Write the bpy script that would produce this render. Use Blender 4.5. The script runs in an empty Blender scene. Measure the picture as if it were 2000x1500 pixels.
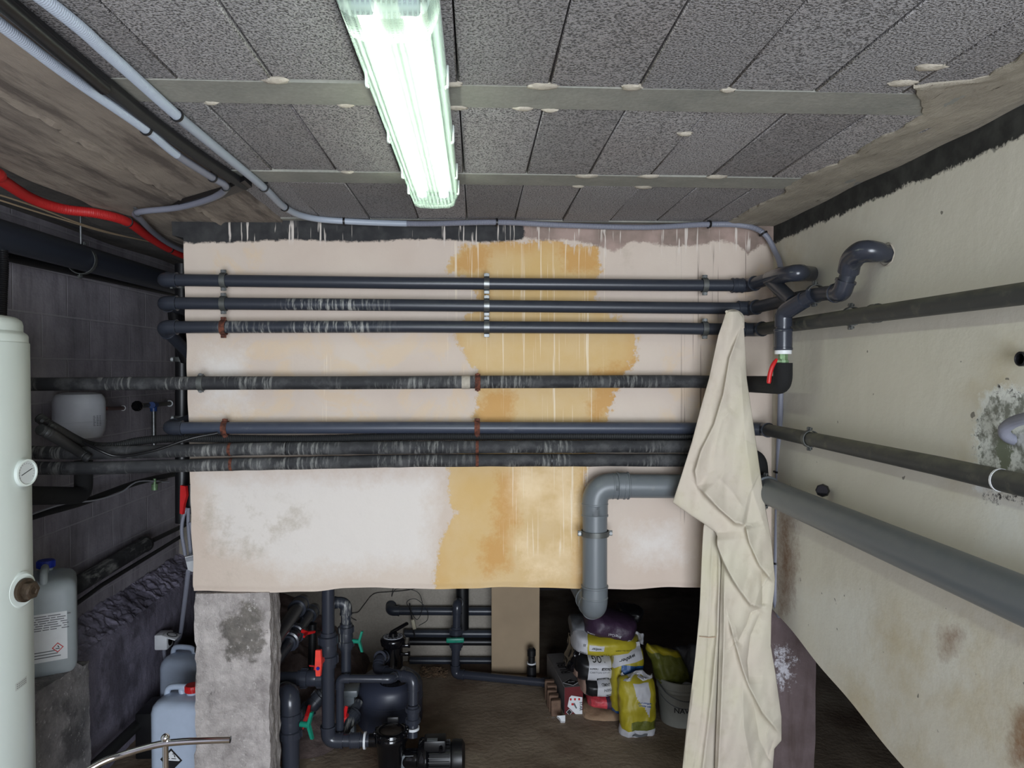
import bpy, bmesh, math, random
import numpy as np
from mathutils import Vector, Matrix, noise as mnoise

# ------------------------------------------------------------------ camera, light, exposure
SC = bpy.context.scene
COL = SC.collection
FPX = 1390.0                       # focal length in pixels of a 2000x1500 frame
CZ = 1.95                          # eye height over the pit floor
PSI = math.atan(69/FPX); THE = math.atan(28/FPX)
FW = Vector((math.sin(PSI)*math.cos(THE), math.cos(PSI)*math.cos(THE), -math.sin(THE)))
RT = Vector((math.cos(PSI), -math.sin(PSI), 0))
UP = RT.cross(FW)
CAM = Vector((0, 0, CZ))
cd = bpy.data.cameras.new('camera'); cd.sensor_width = 36; cd.lens = FPX/2000*36; cd.clip_start = 0.02
co = bpy.data.objects.new('camera', cd); COL.objects.link(co)
co.location = CAM; co.rotation_euler = (math.pi/2-THE, 0, -PSI)
SC.camera = co
SC.view_settings.view_transform = 'Standard'; SC.view_settings.look = 'None'
SC.view_settings.gamma = 1; SC.view_settings.use_curve_mapping = False
SC.view_settings.exposure = 0.12
W = bpy.data.worlds.new('world'); SC.world = W; W.use_nodes = True
W.node_tree.nodes['Background'].inputs[0].default_value = (0.62, 0.78, 1.0, 1)
W.node_tree.nodes['Background'].inputs[1].default_value = 1.0

def area(name, loc, look, sx, sy, power, col):
    l = bpy.data.lights.new(name, 'AREA'); l.shape = 'RECTANGLE'; l.size = sx; l.size_y = sy
    l.energy = power; l.color = col
    o = bpy.data.objects.new(name, l); COL.objects.link(o); o.location = loc
    o.rotation_euler = (Vector(look)-Vector(loc)).to_track_quat('-Z', 'Y').to_euler()
    return o
DAY = area('doorway_daylight', (0.28, -2.30, 1.3), (-0.5, 3, 1.2), 1.9, 2.1, 205, (0.86, 0.92, 1.0))
TUBE_STRENGTH = 17.0

# ------------------------------------------------------------------ pixel helpers
def ray(px, py): return FW*FPX + RT*(px-1000) - UP*(py-750)
def PY(px, py, Y): d = ray(px, py); return CAM + d*(Y/d.y)
def PX(px, py, X): d = ray(px, py); return CAM + d*(X/d.x)
def PZ(px, py, Z): d = ray(px, py); return CAM + d*((Z-CZ)/d.z)
def proj(a):
    a = np.asarray(a, float) - np.array(CAM)
    f = a @ np.array(FW); f = np.where(f < .3, .3, f)
    return 1000 + FPX*(a @ np.array(RT))/f, 750 - FPX*(a @ np.array(UP))/f
def sdf(px, py, poly):
    """signed distance to a polygon, positive inside"""
    P = np.stack([px, py], -1).astype(float); n = len(poly)
    d = np.full(len(P), 1e18); ins = np.zeros(len(P), bool)
    for i in range(n):
        a = np.array(poly[i], float); b = np.array(poly[(i+1) % n], float)
        e = b-a; w = P-a; t = np.clip((w@e)/(e@e), 0, 1)[:, None]
        q = w - e*t; d = np.minimum(d, (q*q).sum(1))
        c = ((a[1] <= P[:, 1]) != (b[1] <= P[:, 1]))
        with np.errstate(divide='ignore', invalid='ignore'):
            xi = a[0] + (P[:, 1]-a[1])/(b[1]-a[1] if b[1] != a[1] else 1e-9)*(b[0]-a[0])
        ins ^= c & (P[:, 0] < xi)
    return np.sqrt(d)*np.where(ins, 1, -1)

# ------------------------------------------------------------------ materials
def lin(c):
    return tuple((v/12.92 if v <= .04045 else ((v+.055)/1.055)**2.4) for v in [x/255 for x in c])
class NT:
    def __init__(s, name):
        s.m = bpy.data.materials.new(name); s.m.use_nodes = True; s.t = s.m.node_tree; s.n = s.t.nodes; s.l = s.t.links
        s.b = s.n['Principled BSDF']; s._c = None
    def co(s):
        if s._c is None: s._c = s.n.new('ShaderNodeTexCoord').outputs['Object']
        return s._c
    def mapping(s, scale, loc=(0, 0, 0)):
        m = s.n.new('ShaderNodeMapping'); m.inputs['Scale'].default_value = scale; m.inputs['Location'].default_value = loc
        s.l.new(s.co(), m.inputs[0]); return m.outputs[0]
    def noise(s, scale, detail=4, vec=None, rough=.55, dist=0):
        n = s.n.new('ShaderNodeTexNoise'); n.inputs['Scale'].default_value = scale; n.inputs['Detail'].default_value = detail
        n.inputs['Roughness'].default_value = rough; n.inputs['Distortion'].default_value = dist
        s.l.new(vec if vec is not None else s.co(), n.inputs['Vector']); return n.outputs['Fac']
    def ramp(s, fac, a, b):
        """linear step from a to b"""
        m = s.n.new('ShaderNodeMapRange'); m.inputs[1].default_value = a; m.inputs[2].default_value = b
        s.put(fac, m.inputs[0]); return m.outputs[0]
    def put(s, v, inp):
        if isinstance(v, (int, float)): inp.default_value = v
        elif isinstance(v, tuple): inp.default_value = (*v[:3], 1)
        else: s.l.new(v, inp)
    def math(s, op, a, b=0.0):
        m = s.n.new('ShaderNodeMath'); m.operation = op; s.put(a, m.inputs[0]); s.put(b, m.inputs[1]); return m.outputs[0]
    def mix(s, f, a, b):
        m = s.n.new('ShaderNodeMix'); m.data_type = 'RGBA'; s.put(f, m.inputs[0]); s.put(a, m.inputs[6]); s.put(b, m.inputs[7]); return m.outputs[2]
    def attr(s, name):
        a = s.n.new('ShaderNodeAttribute'); a.attribute_name = name; return a.outputs['Fac']
    def bump(s, h, strength=.3, dist=.01):
        b = s.n.new('ShaderNodeBump'); b.inputs['Strength'].default_value = strength; b.inputs['Distance'].default_value = dist
        s.put(h, b.inputs['Height']); s.l.new(b.outputs[0], s.b.inputs['Normal'])
    def nz(s):
        g = s.n.new('ShaderNodeNewGeometry'); x = s.n.new('ShaderNodeSeparateXYZ'); s.l.new(g.outputs['Normal'], x.inputs[0]); return x.outputs[2]
    def fin(s, col, rough=.6, metal=0.0, spec=None):
        s.put(col, s.b.inputs['Base Color']); s.put(rough, s.b.inputs['Roughness']); s.b.inputs['Metallic'].default_value = metal
        if spec is not None: s.b.inputs['Specular IOR Level'].default_value = spec
        return s.m

def plain(name, rgb, rough=.5, metal=0.0, var=.12, scale=25, bump=0.0, spec=None):
    """one colour, gently mottled"""
    t = NT(name); c = lin(rgb)
    n = t.noise(scale, 4)
    col = t.mix(t.ramp(n, .3, .7), tuple(v*(1-var) for v in c), tuple(min(1, v*(1+var)) for v in c))
    if bump: t.bump(t.noise(scale*3, 3), bump, .004)
    return t.fin(col, rough, metal, spec)
def dirty(name, rgb, dust, amount=.5, rough=.45, scale=9, top=0.0, splash=0.0, xr=None):
    """base colour under grey dust smears; top: dust lying on what faces up; splash: dried lime runs"""
    t = NT(name)
    n = t.noise(scale, 8, rough=.68)
    f = t.ramp(n, .72-amount*.4, .9-amount*.2)
    if top: f = t.math('MAXIMUM', f, t.math('MULTIPLY', t.ramp(t.nz(), .15, .95), t.math('MULTIPLY', t.ramp(t.noise(22, 5), .25, .75), top)))
    f = t.math('MULTIPLY', f, .75)
    col = t.mix(f, lin(rgb), lin(dust))
    if splash:
        v = t.noise(1, 5, t.mapping((70, 9, 9)), .7)
        g = t.ramp(t.noise(4, 2), .46, .56) if not xr else t.ramp(t.noise(4, 2), .36, .50)
        s2 = t.math('MULTIPLY', t.math('MULTIPLY', t.ramp(v, .50, .62), g), splash)
        if xr:
            g2 = t.n.new('ShaderNodeNewGeometry'); x2 = t.n.new('ShaderNodeSeparateXYZ'); t.l.new(g2.outputs['Position'], x2.inputs[0])
            s2 = t.math('MULTIPLY', s2, t.math('MULTIPLY', t.ramp(x2.outputs[0], xr[0]-.03, xr[0]+.05), t.ramp(x2.outputs[0], xr[1]+.1, xr[1]-.1)))
        col = t.mix(s2, col, lin((165, 165, 160)))
    t.bump(n, .15, .004)
    return t.fin(col, t.math('ADD', t.math('MULTIPLY', f, .4), rough))
def rusty(name):
    t = NT(name); n = t.noise(60, 6)
    t.bump(n, .8, .004)
    return t.fin(t.mix(t.ramp(n, .35, .65), lin((38, 20, 16)), lin((112, 62, 44))), .85)
def concrete(name, a, b, scale=5, bump=.5, stains=None, fine=90, streak=False, pits=0.0):
    t = NT(name)
    n1 = t.noise(scale, 8, rough=.65); n2 = t.noise(fine, 3)
    col = t.mix(t.ramp(n1, .3, .7), lin(a), lin(b))
    col = t.mix(t.math('MULTIPLY', t.ramp(n2, .3, .7), .25), col, tuple(v*.45 for v in lin(a)))
    if stains:
        f = t.ramp(t.noise(scale*.7, 6, t.mapping((1, 1, 1), (7, 3, 5)), .6), .52, .6)
        col = t.mix(t.math('MULTIPLY', f, .75), col, lin(stains))
    h = t.math('ADD', n1, t.math('MULTIPLY', n2, .35))
    if streak:
        s = t.noise(1, 5, t.mapping((35, 3, 35)), .6)
        col = t.mix(t.math('MULTIPLY', t.ramp(s, .55, .7), .35), col, tuple(v*.35 for v in lin(a)))
        h = t.math('ADD', h, s)
    if pits:
        p = t.ramp(t.noise(38, 5, rough=.7), .60, .64)
        col = t.mix(t.math('MULTIPLY', p, pits), col, lin((200, 198, 196)))
    t.bump(h, bump, .01)
    return t.fin(col, .9)
M = {}
M['pvc'] = dirty('dark_pvc', (45, 49, 58), (98, 100, 100), .18, .34, top=.35)
M['pvc_clean'] = dirty('dark_pvc_clean', (50, 53, 62), (90, 92, 98), .05, .24)
M['pvc_blue'] = dirty('bluish_pvc', (57, 63, 77), (112, 114, 116), .3, .4, top=.5)
M['pvc_dusty'] = dirty('dusty_pvc', (52, 54, 54), (128, 126, 108), .45, .5, top=1.2, scale=14)
M['pvc_splash'] = dirty('splashed_pvc', (43, 47, 56), (105, 106, 106), .25, .4, top=.4, splash=.8)
M['foam'] = dirty('black_foam_lagging', (34, 35, 38), (112, 112, 112), .62, .7, scale=7, top=.5, splash=.5)
M['pvc_splash_b'] = dirty('splashed_pvc_upper', (43, 47, 56), (105, 106, 106), .25, .4, top=.4, splash=.9, xr=(-.80, -.42))
M['pvc_splash_c'] = dirty('splashed_pvc_lower', (43, 47, 56), (105, 106, 106), .25, .4, top=.4, splash=.95, xr=(-1.03, -.40))
M['foam_new'] = plain('new_black_foam', (18, 18, 19), .9, bump=.3)
M['grey_pvc'] = dirty('grey_drain_pvc', (100, 106, 110), (150, 150, 140), .12, .38, scale=6, top=.35)
M['conduit'] = dirty('pale_grey_conduit', (160, 168, 180), (120, 120, 122), .15, .4)
M['conduit_grey'] = dirty('grey_conduit', (128, 130, 142), (110, 110, 110), .2, .45)
M['red_conduit'] = dirty('red_conduit', (176, 34, 34), (120, 50, 45), .25, .5)
M['black'] = plain('black_plastic', (20, 20, 22), .4)
M['black_gloss'] = plain('gloss_black_plastic', (14, 14, 17), .12)
M['tar'] = dirty('bitumen', (34, 35, 36), (66, 66, 66), .2, .55)
M['steel'] = plain('zinc_steel', (120, 122, 122), .38, .8, var=.3)
M['dull_steel'] = plain('dull_steel', (92, 94, 92), .5, .5, var=.3)
M['chrome'] = plain('chrome', (225, 225, 225), .08, 1.0, var=.02)
M['rust'] = rusty('rust')
M['enamel'] = plain('white_enamel', (206, 214, 208), .3, var=.015, scale=3)
M['white'] = plain('white_plastic', (222, 224, 226), .4, var=.03)
M['grey_white'] = plain('greyed_plastic', (170, 172, 178), .5, var=.05)
M['blue'] = plain('blue_plastic', (28, 48, 150), .4)
M['tee_blue'] = plain('blue_fitting', (36, 64, 120), .4)
M['red'] = plain('red_plastic', (196, 32, 34), .35)
M['orange_red'] = plain('orange_red_plastic', (236, 66, 52), .4)
M['green'] = plain('green_plastic', (26, 132, 108), .4)
M['copper'] = plain('brown_copper', (92, 44, 38), .4, .4)
M['brass'] = plain('verdigris_brass', (122, 150, 112), .5, .4, var=.4, scale=60)
M['brown_iron'] = plain('brown_iron', (70, 58, 46), .55, .5, var=.35, scale=50, bump=.4)
M['wood'] = plain('beige_board', (158, 138, 112), .75, var=.1, scale=4)
M['ink'] = plain('black_ink', (22, 22, 24), .6)
M['ink_grey'] = plain('grey_ink', (95, 97, 100), .6)
# ------------------------------------------------------------------ mesh building
def V(*a): return Vector(a)
def frame(d):
    d = d.normalized(); h = V(0, 0, 1) if abs(d.z) < .9 else V(1, 0, 0)
    a = h.cross(d).normalized(); return a, d.cross(a)
class B:
    """collects shapes in world coordinates; obj() links them as one mesh"""
    def __init__(s): s.bm = bmesh.new(); s.mi = 0
    def _f(s, vs):
        try: f = s.bm.faces.new(vs); f.material_index = s.mi; return f
        except ValueError: return None
    def box(s, c, size, ax=None, bev=0.0, seg=2):
        """box at centre c; ax = (x axis, y axis, z axis)"""
        ax = ax or (V(1, 0, 0), V(0, 1, 0), V(0, 0, 1)); c = Vector(c)
        t = bmesh.new(); bmesh.ops.create_cube(t, size=1)
        for v in t.verts: v.co = Vector((v.co.x*size[0], v.co.y*size[1], v.co.z*size[2]))
        if bev: bmesh.ops.bevel(t, geom=t.edges[:], offset=bev, segments=seg, profile=.5, affect='EDGES')
        mp = {v: s.bm.verts.new(c + ax[0]*v.co.x + ax[1]*v.co.y + ax[2]*v.co.z) for v in t.verts}
        for f in t.faces: s._f([mp[v] for v in f.verts])
        t.free(); return s
    def tube(s, pts, r, seg=14, cap=True, flat=None):
        pts = [Vector(p) for p in pts]; n = len(pts); rs = r if isinstance(r, (list, tuple)) else [r]*n
        a = None; rings = []
        for i, p in enumerate(pts):
            d = (pts[min(i+1, n-1)]-pts[max(i-1, 0)])
            if d.length < 1e-9: d = pts[-1]-pts[0]
            d.normalize()
            if a is None: a, b = frame(d)
            else:
                a = (a - d*a.dot(d)).normalized(); b = d.cross(a)
            rings.append([s.bm.verts.new(p + (a*math.cos(2*math.pi*k/seg) + b*math.sin(2*math.pi*k/seg))*rs[i]) for k in range(seg)])
        for i in range(n-1):
            for k in range(seg): s._f([rings[i][k], rings[i][(k+1) % seg], rings[i+1][(k+1) % seg], rings[i+1][k]])
        if cap: s._f(rings[0][::-1]); s._f(rings[-1])
        return s
    def cyl(s, p, q, r, r2=None, seg=20, bev=0.0):
        p = Vector(p); q = Vector(q); r2 = r if r2 is None else r2
        if bev:
            d = (q-p).normalized(); return s.lathe(p, d, [(0, 0), (r-bev, 0), (r, bev), (r2, (q-p).length-bev), (r2-bev, (q-p).length), (0, (q-p).length)], seg)
        return s.tube([p, q], [r, r2], seg)
    def lathe(s, o, d, prof, seg=32):
        """profile of (radius, distance along d)"""
        o = Vector(o); d = Vector(d).normalized(); a, b = frame(d); rings = []
        for (r, h) in prof:
            if r <= 1e-6: rings.append([s.bm.verts.new(o+d*h)])
            else: rings.append([s.bm.verts.new(o+d*h+(a*math.cos(2*math.pi*k/seg)+b*math.sin(2*math.pi*k/seg))*r) for k in range(seg)])
        for i in range(len(rings)-1):
            A, C = rings[i], rings[i+1]
            for k in range(seg):
                k2 = (k+1) % seg
                if len(A) == 1 and len(C) == 1: break
                if len(A) == 1: s._f([A[0], C[k2], C[k]])
                elif len(C) == 1: s._f([A[k], A[k2], C[0]])
                else: s._f([A[k], A[k2], C[k2], C[k]])
        return s
    def ball(s, c, r, seg=16):
        n = seg//2; return s.lathe(Vector(c)-V(0, 0, r), V(0, 0, 1), [(r*math.sin(math.pi*i/n) if 0 < i < n else 0, r-r*math.cos(math.pi*i/n)) for i in range(n+1)], seg)
    def prism(s, poly, t):
        """polygon of points extruded by vector t"""
        A = [s.bm.verts.new(Vector(p)) for p in poly]; C = [s.bm.verts.new(Vector(p)+t) for p in poly]
        s._f(A[::-1]); s._f(C); n = len(A)
        for i in range(n): s._f([A[i], A[(i+1) % n], C[(i+1) % n], C[i]])
        return s
    def grid(s, fn, nu, nv, matfn=None):
        g = [[s.bm.verts.new(fn(i/nu, j/nv)) for j in range(nv+1)] for i in range(nu+1)]
        for i in range(nu):
            for j in range(nv):
                f = s._f([g[i][j], g[i+1][j], g[i+1][j+1], g[i][j+1]])
                if f and matfn: f.material_index = matfn((i+.5)/nu, (j+.5)/nv)
        return g
    def jitter(s, amp, scale, seed=0):
        for v in s.bm.verts:
            p = v.co*scale + V(seed*3.1, seed*1.7, seed)
            v.co += mnoise.noise_vector(p)*amp
        return s
    def sub(s, cuts):
        bmesh.ops.subdivide_edges(s.bm, edges=s.bm.edges[:], cuts=cuts, use_grid_fill=True); return s
    def obj(s, name, mat, parent=None, label=None, smooth=True, angle=38, origin=None, fix=True):
        if fix: bmesh.ops.recalc_face_normals(s.bm, faces=s.bm.faces[:])
        me = bpy.data.meshes.new(name)
        if parent is not None: org = _porg(parent)
        elif origin is not None: org = Vector(origin)
        else:
            vs = [v.co for v in s.bm.verts]; org = Vector(((min(v.x for v in vs)+max(v.x for v in vs))/2, (min(v.y for v in vs)+max(v.y for v in vs))/2, min(v.z for v in vs)))
        for v in s.bm.verts: v.co -= org
        s.bm.to_mesh(me); s.bm.free()
        for m in (mat if isinstance(mat, (list, tuple)) else [mat]): me.materials.append(M[m] if isinstance(m, str) else m)
        if smooth:
            me.polygons.foreach_set('use_smooth', [True]*len(me.polygons))
            try: me.set_sharp_from_angle(angle=math.radians(angle))
            except Exception: pass
        o = bpy.data.objects.new(name, me); COL.objects.link(o)
        if parent is not None: o.parent = parent
        else: o.location = org
        ORGN[o.name] = org
        if label: o['label'] = label
        return o
ORGN = {}
def _porg(parent): return ORGN.get(parent.name, parent.location.copy())
def thing(name, label, cat, loc, group=None):
    o = bpy.data.objects.new(name, None); o.empty_display_size = .05; COL.objects.link(o); o.location = Vector(loc)
    ORGN[o.name] = Vector(loc); o['label'] = label; o['category'] = cat
    if group: o['group'] = group
    return o
def tag(o, label, cat, group=None, kind=None):
    o['label'] = label; o['category'] = cat
    if group: o['group'] = group
    if kind: o['kind'] = kind
    return o
def struct(o, label=None):
    o['kind'] = 'structure'
    if label: o['label'] = label
    return o
def fillet(pts, rad, n=6):
    pts = [Vector(p) for p in pts]; out = [pts[0]]
    for i in range(1, len(pts)-1):
        p = pts[i]; a = (pts[i-1]-p); b = (pts[i+1]-p); la, lb = a.length, b.length
        a.normalize(); b.normalize(); ang = math.acos(max(-1, min(1, a.dot(b))))
        if abs(math.pi-ang) < .02: out.append(p); continue
        r = rad[i-1] if isinstance(rad, (list, tuple)) else rad
        t = min(r/math.tan(ang/2), la*.48, lb*.48)
        A = p+a*t; C = p+b*t
        for k in range(n+1):
            u = k/n; out.append(A*(1-u)**2 + p*2*u*(1-u) + C*u*u)
    out.append(pts[-1]); return out
def smoothpath(pts, n=8):
    """Catmull-Rom through the points"""
    P = [Vector(p) for p in pts]; P = [P[0]*2-P[1]]+P+[P[-1]*2-P[-2]]; out = []
    for i in range(1, len(P)-2):
        for k in range(n):
            u = k/n; a, b, c, d = P[i-1:i+3]
            out.append(.5*((2*b)+(c-a)*u+(2*a-5*b+4*c-d)*u*u+(-a+3*b-3*c+d)*u**3))
    out.append(P[-2]); return out
def resample(pts, step):
    out = [pts[0].copy()]; acc = 0
    for i in range(1, len(pts)):
        a, b = pts[i-1], pts[i]; L = (b-a).length
        if L < 1e-9: continue
        t = step-acc
        while t <= L: out.append(a.lerp(b, t/L)); t += step
        acc = L-(t-step)
    if (out[-1]-pts[-1]).length > step*.3: out.append(pts[-1].copy())
    return out
def ribbed(b, pts, r, pitch=.005, depth=.13, seg=12):
    q = resample(pts, pitch/3); return b.tube(q, [r*(1-depth*(1 if i % 3 == 0 else (.2 if i % 3 == 1 else 0))) for i in range(len(q))], seg)
def elbow(pts, i, r, rad, mat, parent, name='elbow', k=1.16, stub=None):
    """a socketed bend over the corner pts[i] of a run"""
    p = Vector(pts[i]); a = (Vector(pts[i-1])-p); c = (Vector(pts[i+1])-p); la, lc = a.length, c.length; a.normalize(); c.normalize()
    ang = math.acos(max(-1, min(1, a.dot(c)))); t = min(rad/math.tan(ang/2), la*.48, lc*.48); stub = stub or r*1.1
    q = [p+a*(t+stub*1.0)]+[p+a*(t+stub)]+[p+a*t]
    n = 8; A = p+a*t; C = p+c*t
    q = [A+a*min(stub, la-t)] + [A*(1-u)**2+p*2*u*(1-u)+C*u*u for u in [j/n for j in range(n+1)]] + [C+c*min(stub, lc-t)]
    b = B(); b.tube(q, r*k, 18)
    for s0, d in ((q[0], a), (q[-1], c)): b.cyl(s0-d*r*.28, s0, r*(k+.1), seg=18)
    return b.obj(name, mat, parent)
def socket(p, d, r, L, mat, parent, name='coupling', k=1.2, rings=True):
    p = Vector(p); d = Vector(d).normalized(); R = r*k; e = L*.12
    b = B().lathe(p-d*L/2, d, [(r*.9, 0), (R, 0), (R*1.06, e*.3), (R*1.06, e), (R, e*1.2), (R, L-e*1.2), (R*1.06, L-e), (R*1.06, L-e*.3), (R, L), (r*.9, L)], 20)
    return b.obj(name, mat, parent)
def union(p, d, r, L, mat, parent, name='valve_body'):
    """ball valve body with two ribbed union nuts"""
    p = Vector(p); d = Vector(d).normalized(); R = r*1.55
    b = B().lathe(p-d*L/2, d, [(r*.9, 0), (r*1.25, 0), (r*1.25, L*.1), (R, L*.12), (R, L*.33), (r*1.3, L*.35), (r*1.38, L*.5), (r*1.3, L*.65), (R, L*.67), (R, L*.88), (r*1.25, L*.9), (r*1.25, L), (r*.9, L)], 20)
    a, c = frame(d)
    for h in (-.275, .275):
        for k in range(12):
            an = k*math.pi/6; u = a*math.cos(an)+c*math.sin(an)
            b.box(p+d*L*h+u*R, (r*.14, r*.14, L*.2), (u, d.cross(u), d))
    return b.obj(name, mat, parent)
def lever(p, axis, along, size, mat, parent, tee=True):
    """butterfly handle of a ball valve: stem along axis, wings along 'along'"""
    p = Vector(p); ax = Vector(axis).normalized(); al = Vector(along); al = (al-ax*al.dot(ax)).normalized(); s = ax.cross(al)
    b = B().cyl(p, p+ax*size*.42, size*.13, seg=14)
    q = p+ax*size*.42
    for sg in (-1, 1):
        if not tee and sg == -1: continue
        pr = [q-s*size*.1-ax*size*.08, q+s*size*.1-ax*size*.08, q+s*size*.07+al*sg*size*.62+ax*size*.1, q-s*size*.07+al*sg*size*.62+ax*size*.1]
        b.prism(pr, ax*size*.13)
    return b.obj('valve_handle', mat, parent)
def clamp(p, d, out, r, mat, parent, ear=.014, stud=0.0, name='pipe_clamp', w=.011):
    """two-piece pipe clip round a run: p on the axis, d along it, out away from the wall; ears lie across both"""
    p = Vector(p); d = Vector(d).normalized(); out = (Vector(out)-d*Vector(out).dot(d)).normalized(); s = d.cross(out)
    b = B(); R = r*1.03+.0015; n = 28
    vs = []
    for k in range(n):
        an = 2*math.pi*k/n; u = out*math.cos(an)+s*math.sin(an)
        vs.append([b.bm.verts.new(p+u*rr+d*ww) for rr, ww in ((R, -w), (R+.003, -w), (R+.003, w), (R, w))])
    for k in range(n):
        k2 = (k+1) % n
        for j in range(4): b._f([vs[k][j], vs[k][(j+1) % 4], vs[k2][(j+1) % 4], vs[k2][j]])
    for sg in (-1, 1):
        b.box(p+s*sg*(R+ear*.55)+out*.003, (2*w, .005, ear), (d, out, s*sg), .001, 1)
    if stud: b.cyl(p-out*R, p-out*(R+stud), .004, seg=8)
    o = b.obj(name, mat, parent)
    for sg in (-1, 1):
        q = p+s*sg*(R+ear*.6)
        B().cyl(q-out*.008, q+out*.011, .0045, seg=6).cyl(q+out*.0055, q+out*.010, .007, seg=6).obj('bolt', 'steel' if mat != 'rust' else 'rust', o)
    return o
def ring(p, d, r, mat, parent, name='collar_ring', L=.008, k=1.12):
    p = Vector(p); d = Vector(d).normalized(); return B().lathe(p-d*L/2, d, [(r*.98, 0), (r*k, 0), (r*k, L), (r*.98, L)], 20).obj(name, mat, parent)
def clip(p, d, out, r, parent, mat='black'):
    """plastic conduit clip with its fixing foot"""
    p = Vector(p); d = Vector(d).normalized(); out = Vector(out).normalized(); s = d.cross(out).normalized()
    b = B().lathe(p-d*.004, d, [(r*1.01, 0), (r+.003, 0), (r+.003, .008), (r*1.01, .008)], 18)
    b.box(p-out*(r+.004)+s*(r*.6), (.008, r*1.0, .006), (d, s, out)); return b.obj('conduit_clip', mat, parent)
def text(s, c, right, up, h, mat, parent, name='lettering', conf=None, ext=.0006, bold=False, align='CENTER'):
    cu = bpy.data.curves.new('t', 'FONT'); cu.body = s; cu.size = 1; cu.align_x = align; cu.align_y = 'CENTER'
    cu.offset = .018 if bold else 0; cu.resolution_u = 3
    t = bpy.data.objects.new('t', cu); COL.objects.link(t); bpy.context.view_layer.update()
    dg = bpy.context.evaluated_depsgraph_get(); me = bpy.data.meshes.new_from_object(t.evaluated_get(dg))
    bpy.data.objects.remove(t); bpy.data.curves.remove(cu)
    c = Vector(c); right = Vector(right).normalized(); up = Vector(up).normalized(); nrm = right.cross(up); org = _porg(parent)
    me.name = name
    for v in me.vertices:
        x, y = v.co.x*h*1.35, v.co.y*h*1.35
        v.co = (conf(x, y) if conf else c+right*x+up*y+nrm*ext) - org
    me.materials.clear(); me.materials.append(M[mat]); me.update()
    o = bpy.data.objects.new(name, me); COL.objects.link(o); o.parent = parent; ORGN[o.name] = org
    return o
def decal(c, right, up, w, h, mat, parent, name='printed_label', ext=.0004, conf=None, n=1):
    c = Vector(c); right = Vector(right).normalized(); up = Vector(up).normalized(); nr = right.cross(up)
    b = B()
    if conf: b.grid(lambda u, v: conf((u-.5)*w, (v-.5)*h), max(n, 6), max(n, 6)); 
    else: b.box(c+nr*(ext/2), (w, h, ext), (right, up, nr))
    return b.obj(name, mat, parent, smooth=bool(conf), fix=not conf)
# ------------------------------------------------------------------ the room
CEIL = CZ+.62; WY = 3.0; RX = 1.27; LX = -1.95; FX0 = -1.8
def setattrs(o, fields):
    me = o.data; n = len(me.vertices); a = np.empty(n*3, np.float32); me.vertices.foreach_get('co', a)
    P = a.reshape(-1, 3)+np.array(ORGN[o.name]); px, py = proj(P)
    for k, f in fields.items():
        at = me.attributes.new(k, 'FLOAT', 'POINT'); at.data.foreach_set('value', np.asarray(f(P, px, py), np.float32))
def polyf(*polys):
    return lambda P, px, py: np.max([sdf(px, py, p) for p in polys], axis=0)/100.0

# floor
b = B(); b.grid(lambda u, v: V(-2.0+5.2*u, -2.6+9.0*v, mnoise.noise(V(u*9, v*14, 0))*.012), 90, 150)
t = NT('pit_floor'); n = t.noise(2.2, 8, rough=.65); n2 = t.noise(40, 5)
c = t.mix(t.ramp(n, .35, .65), lin((122, 106, 88)), lin((158, 142, 122)))
c = t.mix(t.math('MULTIPLY', t.ramp(t.noise(1.5, 6, t.mapping((1, 1, 1), (3.3, 1, 0))), .5, .62), .75), c, lin((92, 68, 50)))
c = t.mix(t.ramp(t.noise(3.2, 7, t.mapping((1, 1, 1), (9, 4, 0)), .7), .66, .72), c, lin((176, 176, 178)))
t.bump(n2, .5, .01)
floor = struct(b.obj('floor', t.fin(c, .85)))

# front wall: plaster with the ochre stain, bitumen band, mortar and drips
def bottom_z(x):
    z = PY(931+x*463, 1153, WY).z
    return z + .004*math.sin(x*9)+.006*mnoise.noise(V(x*7, 0, 3)) + .007*math.tanh((x+.62)/.06)
def left_x(z):
    t_ = (CEIL-z)/1.5; return -1.206+.03*t_ + .006*mnoise.noise(V(0, 1, z*9)) - (.045 if z > CEIL-.072 else 0)
b = B()
NX, NZ = 250, 160
def fwall(u, v):
    zb = bottom_z(-1.2+2.47*u); z = zb+(CEIL+.02-zb)*v; x0 = left_x(z); x = x0+(RX+.03-x0)*u
    y = WY + .006*mnoise.noise(V(x*1.7, z*1.7, 0)) + .0018*mnoise.noise(V(x*9, z*9, 4))
    if v < .01: y += .006
    return V(x, y, z)
g = b.grid(fwall, NX, NZ)
back = [[b.bm.verts.new(V(q.co.x, WY+.16, q.co.z)) for q in row] for row in ([r[0] for r in g], [r[-1] for r in g], g[0], g[-1])]
edges = [[r[0] for r in g], [r[-1] for r in g], g[0], g[-1]]
for e, k in zip(edges, back):
    for i in range(len(e)-1): b._f([e[i], e[i+1], k[i+1], k[i]])
b._f([back[0][0], back[0][-1], back[1][-1], back[1][0]])
t = NT('front_plaster'); N = t.noise
edge = t.math('MULTIPLY', t.math('SUBTRACT', N(14, 9, rough=.72), .5), .55)
edge2 = t.math('MULTIPLY', t.math('SUBTRACT', N(60, 5, rough=.7), .5), .3)
def mask(att, soft=.03, k=1.0, e2=1.0):
    v = t.math('ADD', t.attr(att), t.math('ADD', t.math('MULTIPLY', edge, k), t.math('MULTIPLY', edge2, e2)))
    return t.ramp(v, -soft, soft)
col = t.mix(t.ramp(N(2.2, 5), .3, .7), lin((208, 194, 180)), lin((198, 181, 167)))
col = t.mix(t.math('MULTIPLY', t.math('MULTIPLY', mask('tan', .12, 2.2), t.ramp(N(4.5, 7, t.mapping((1, 1, 1.0), (2, 0, 5)), .6, 1.2), .47, .56)), .6), col, lin((210, 186, 156)))
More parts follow.
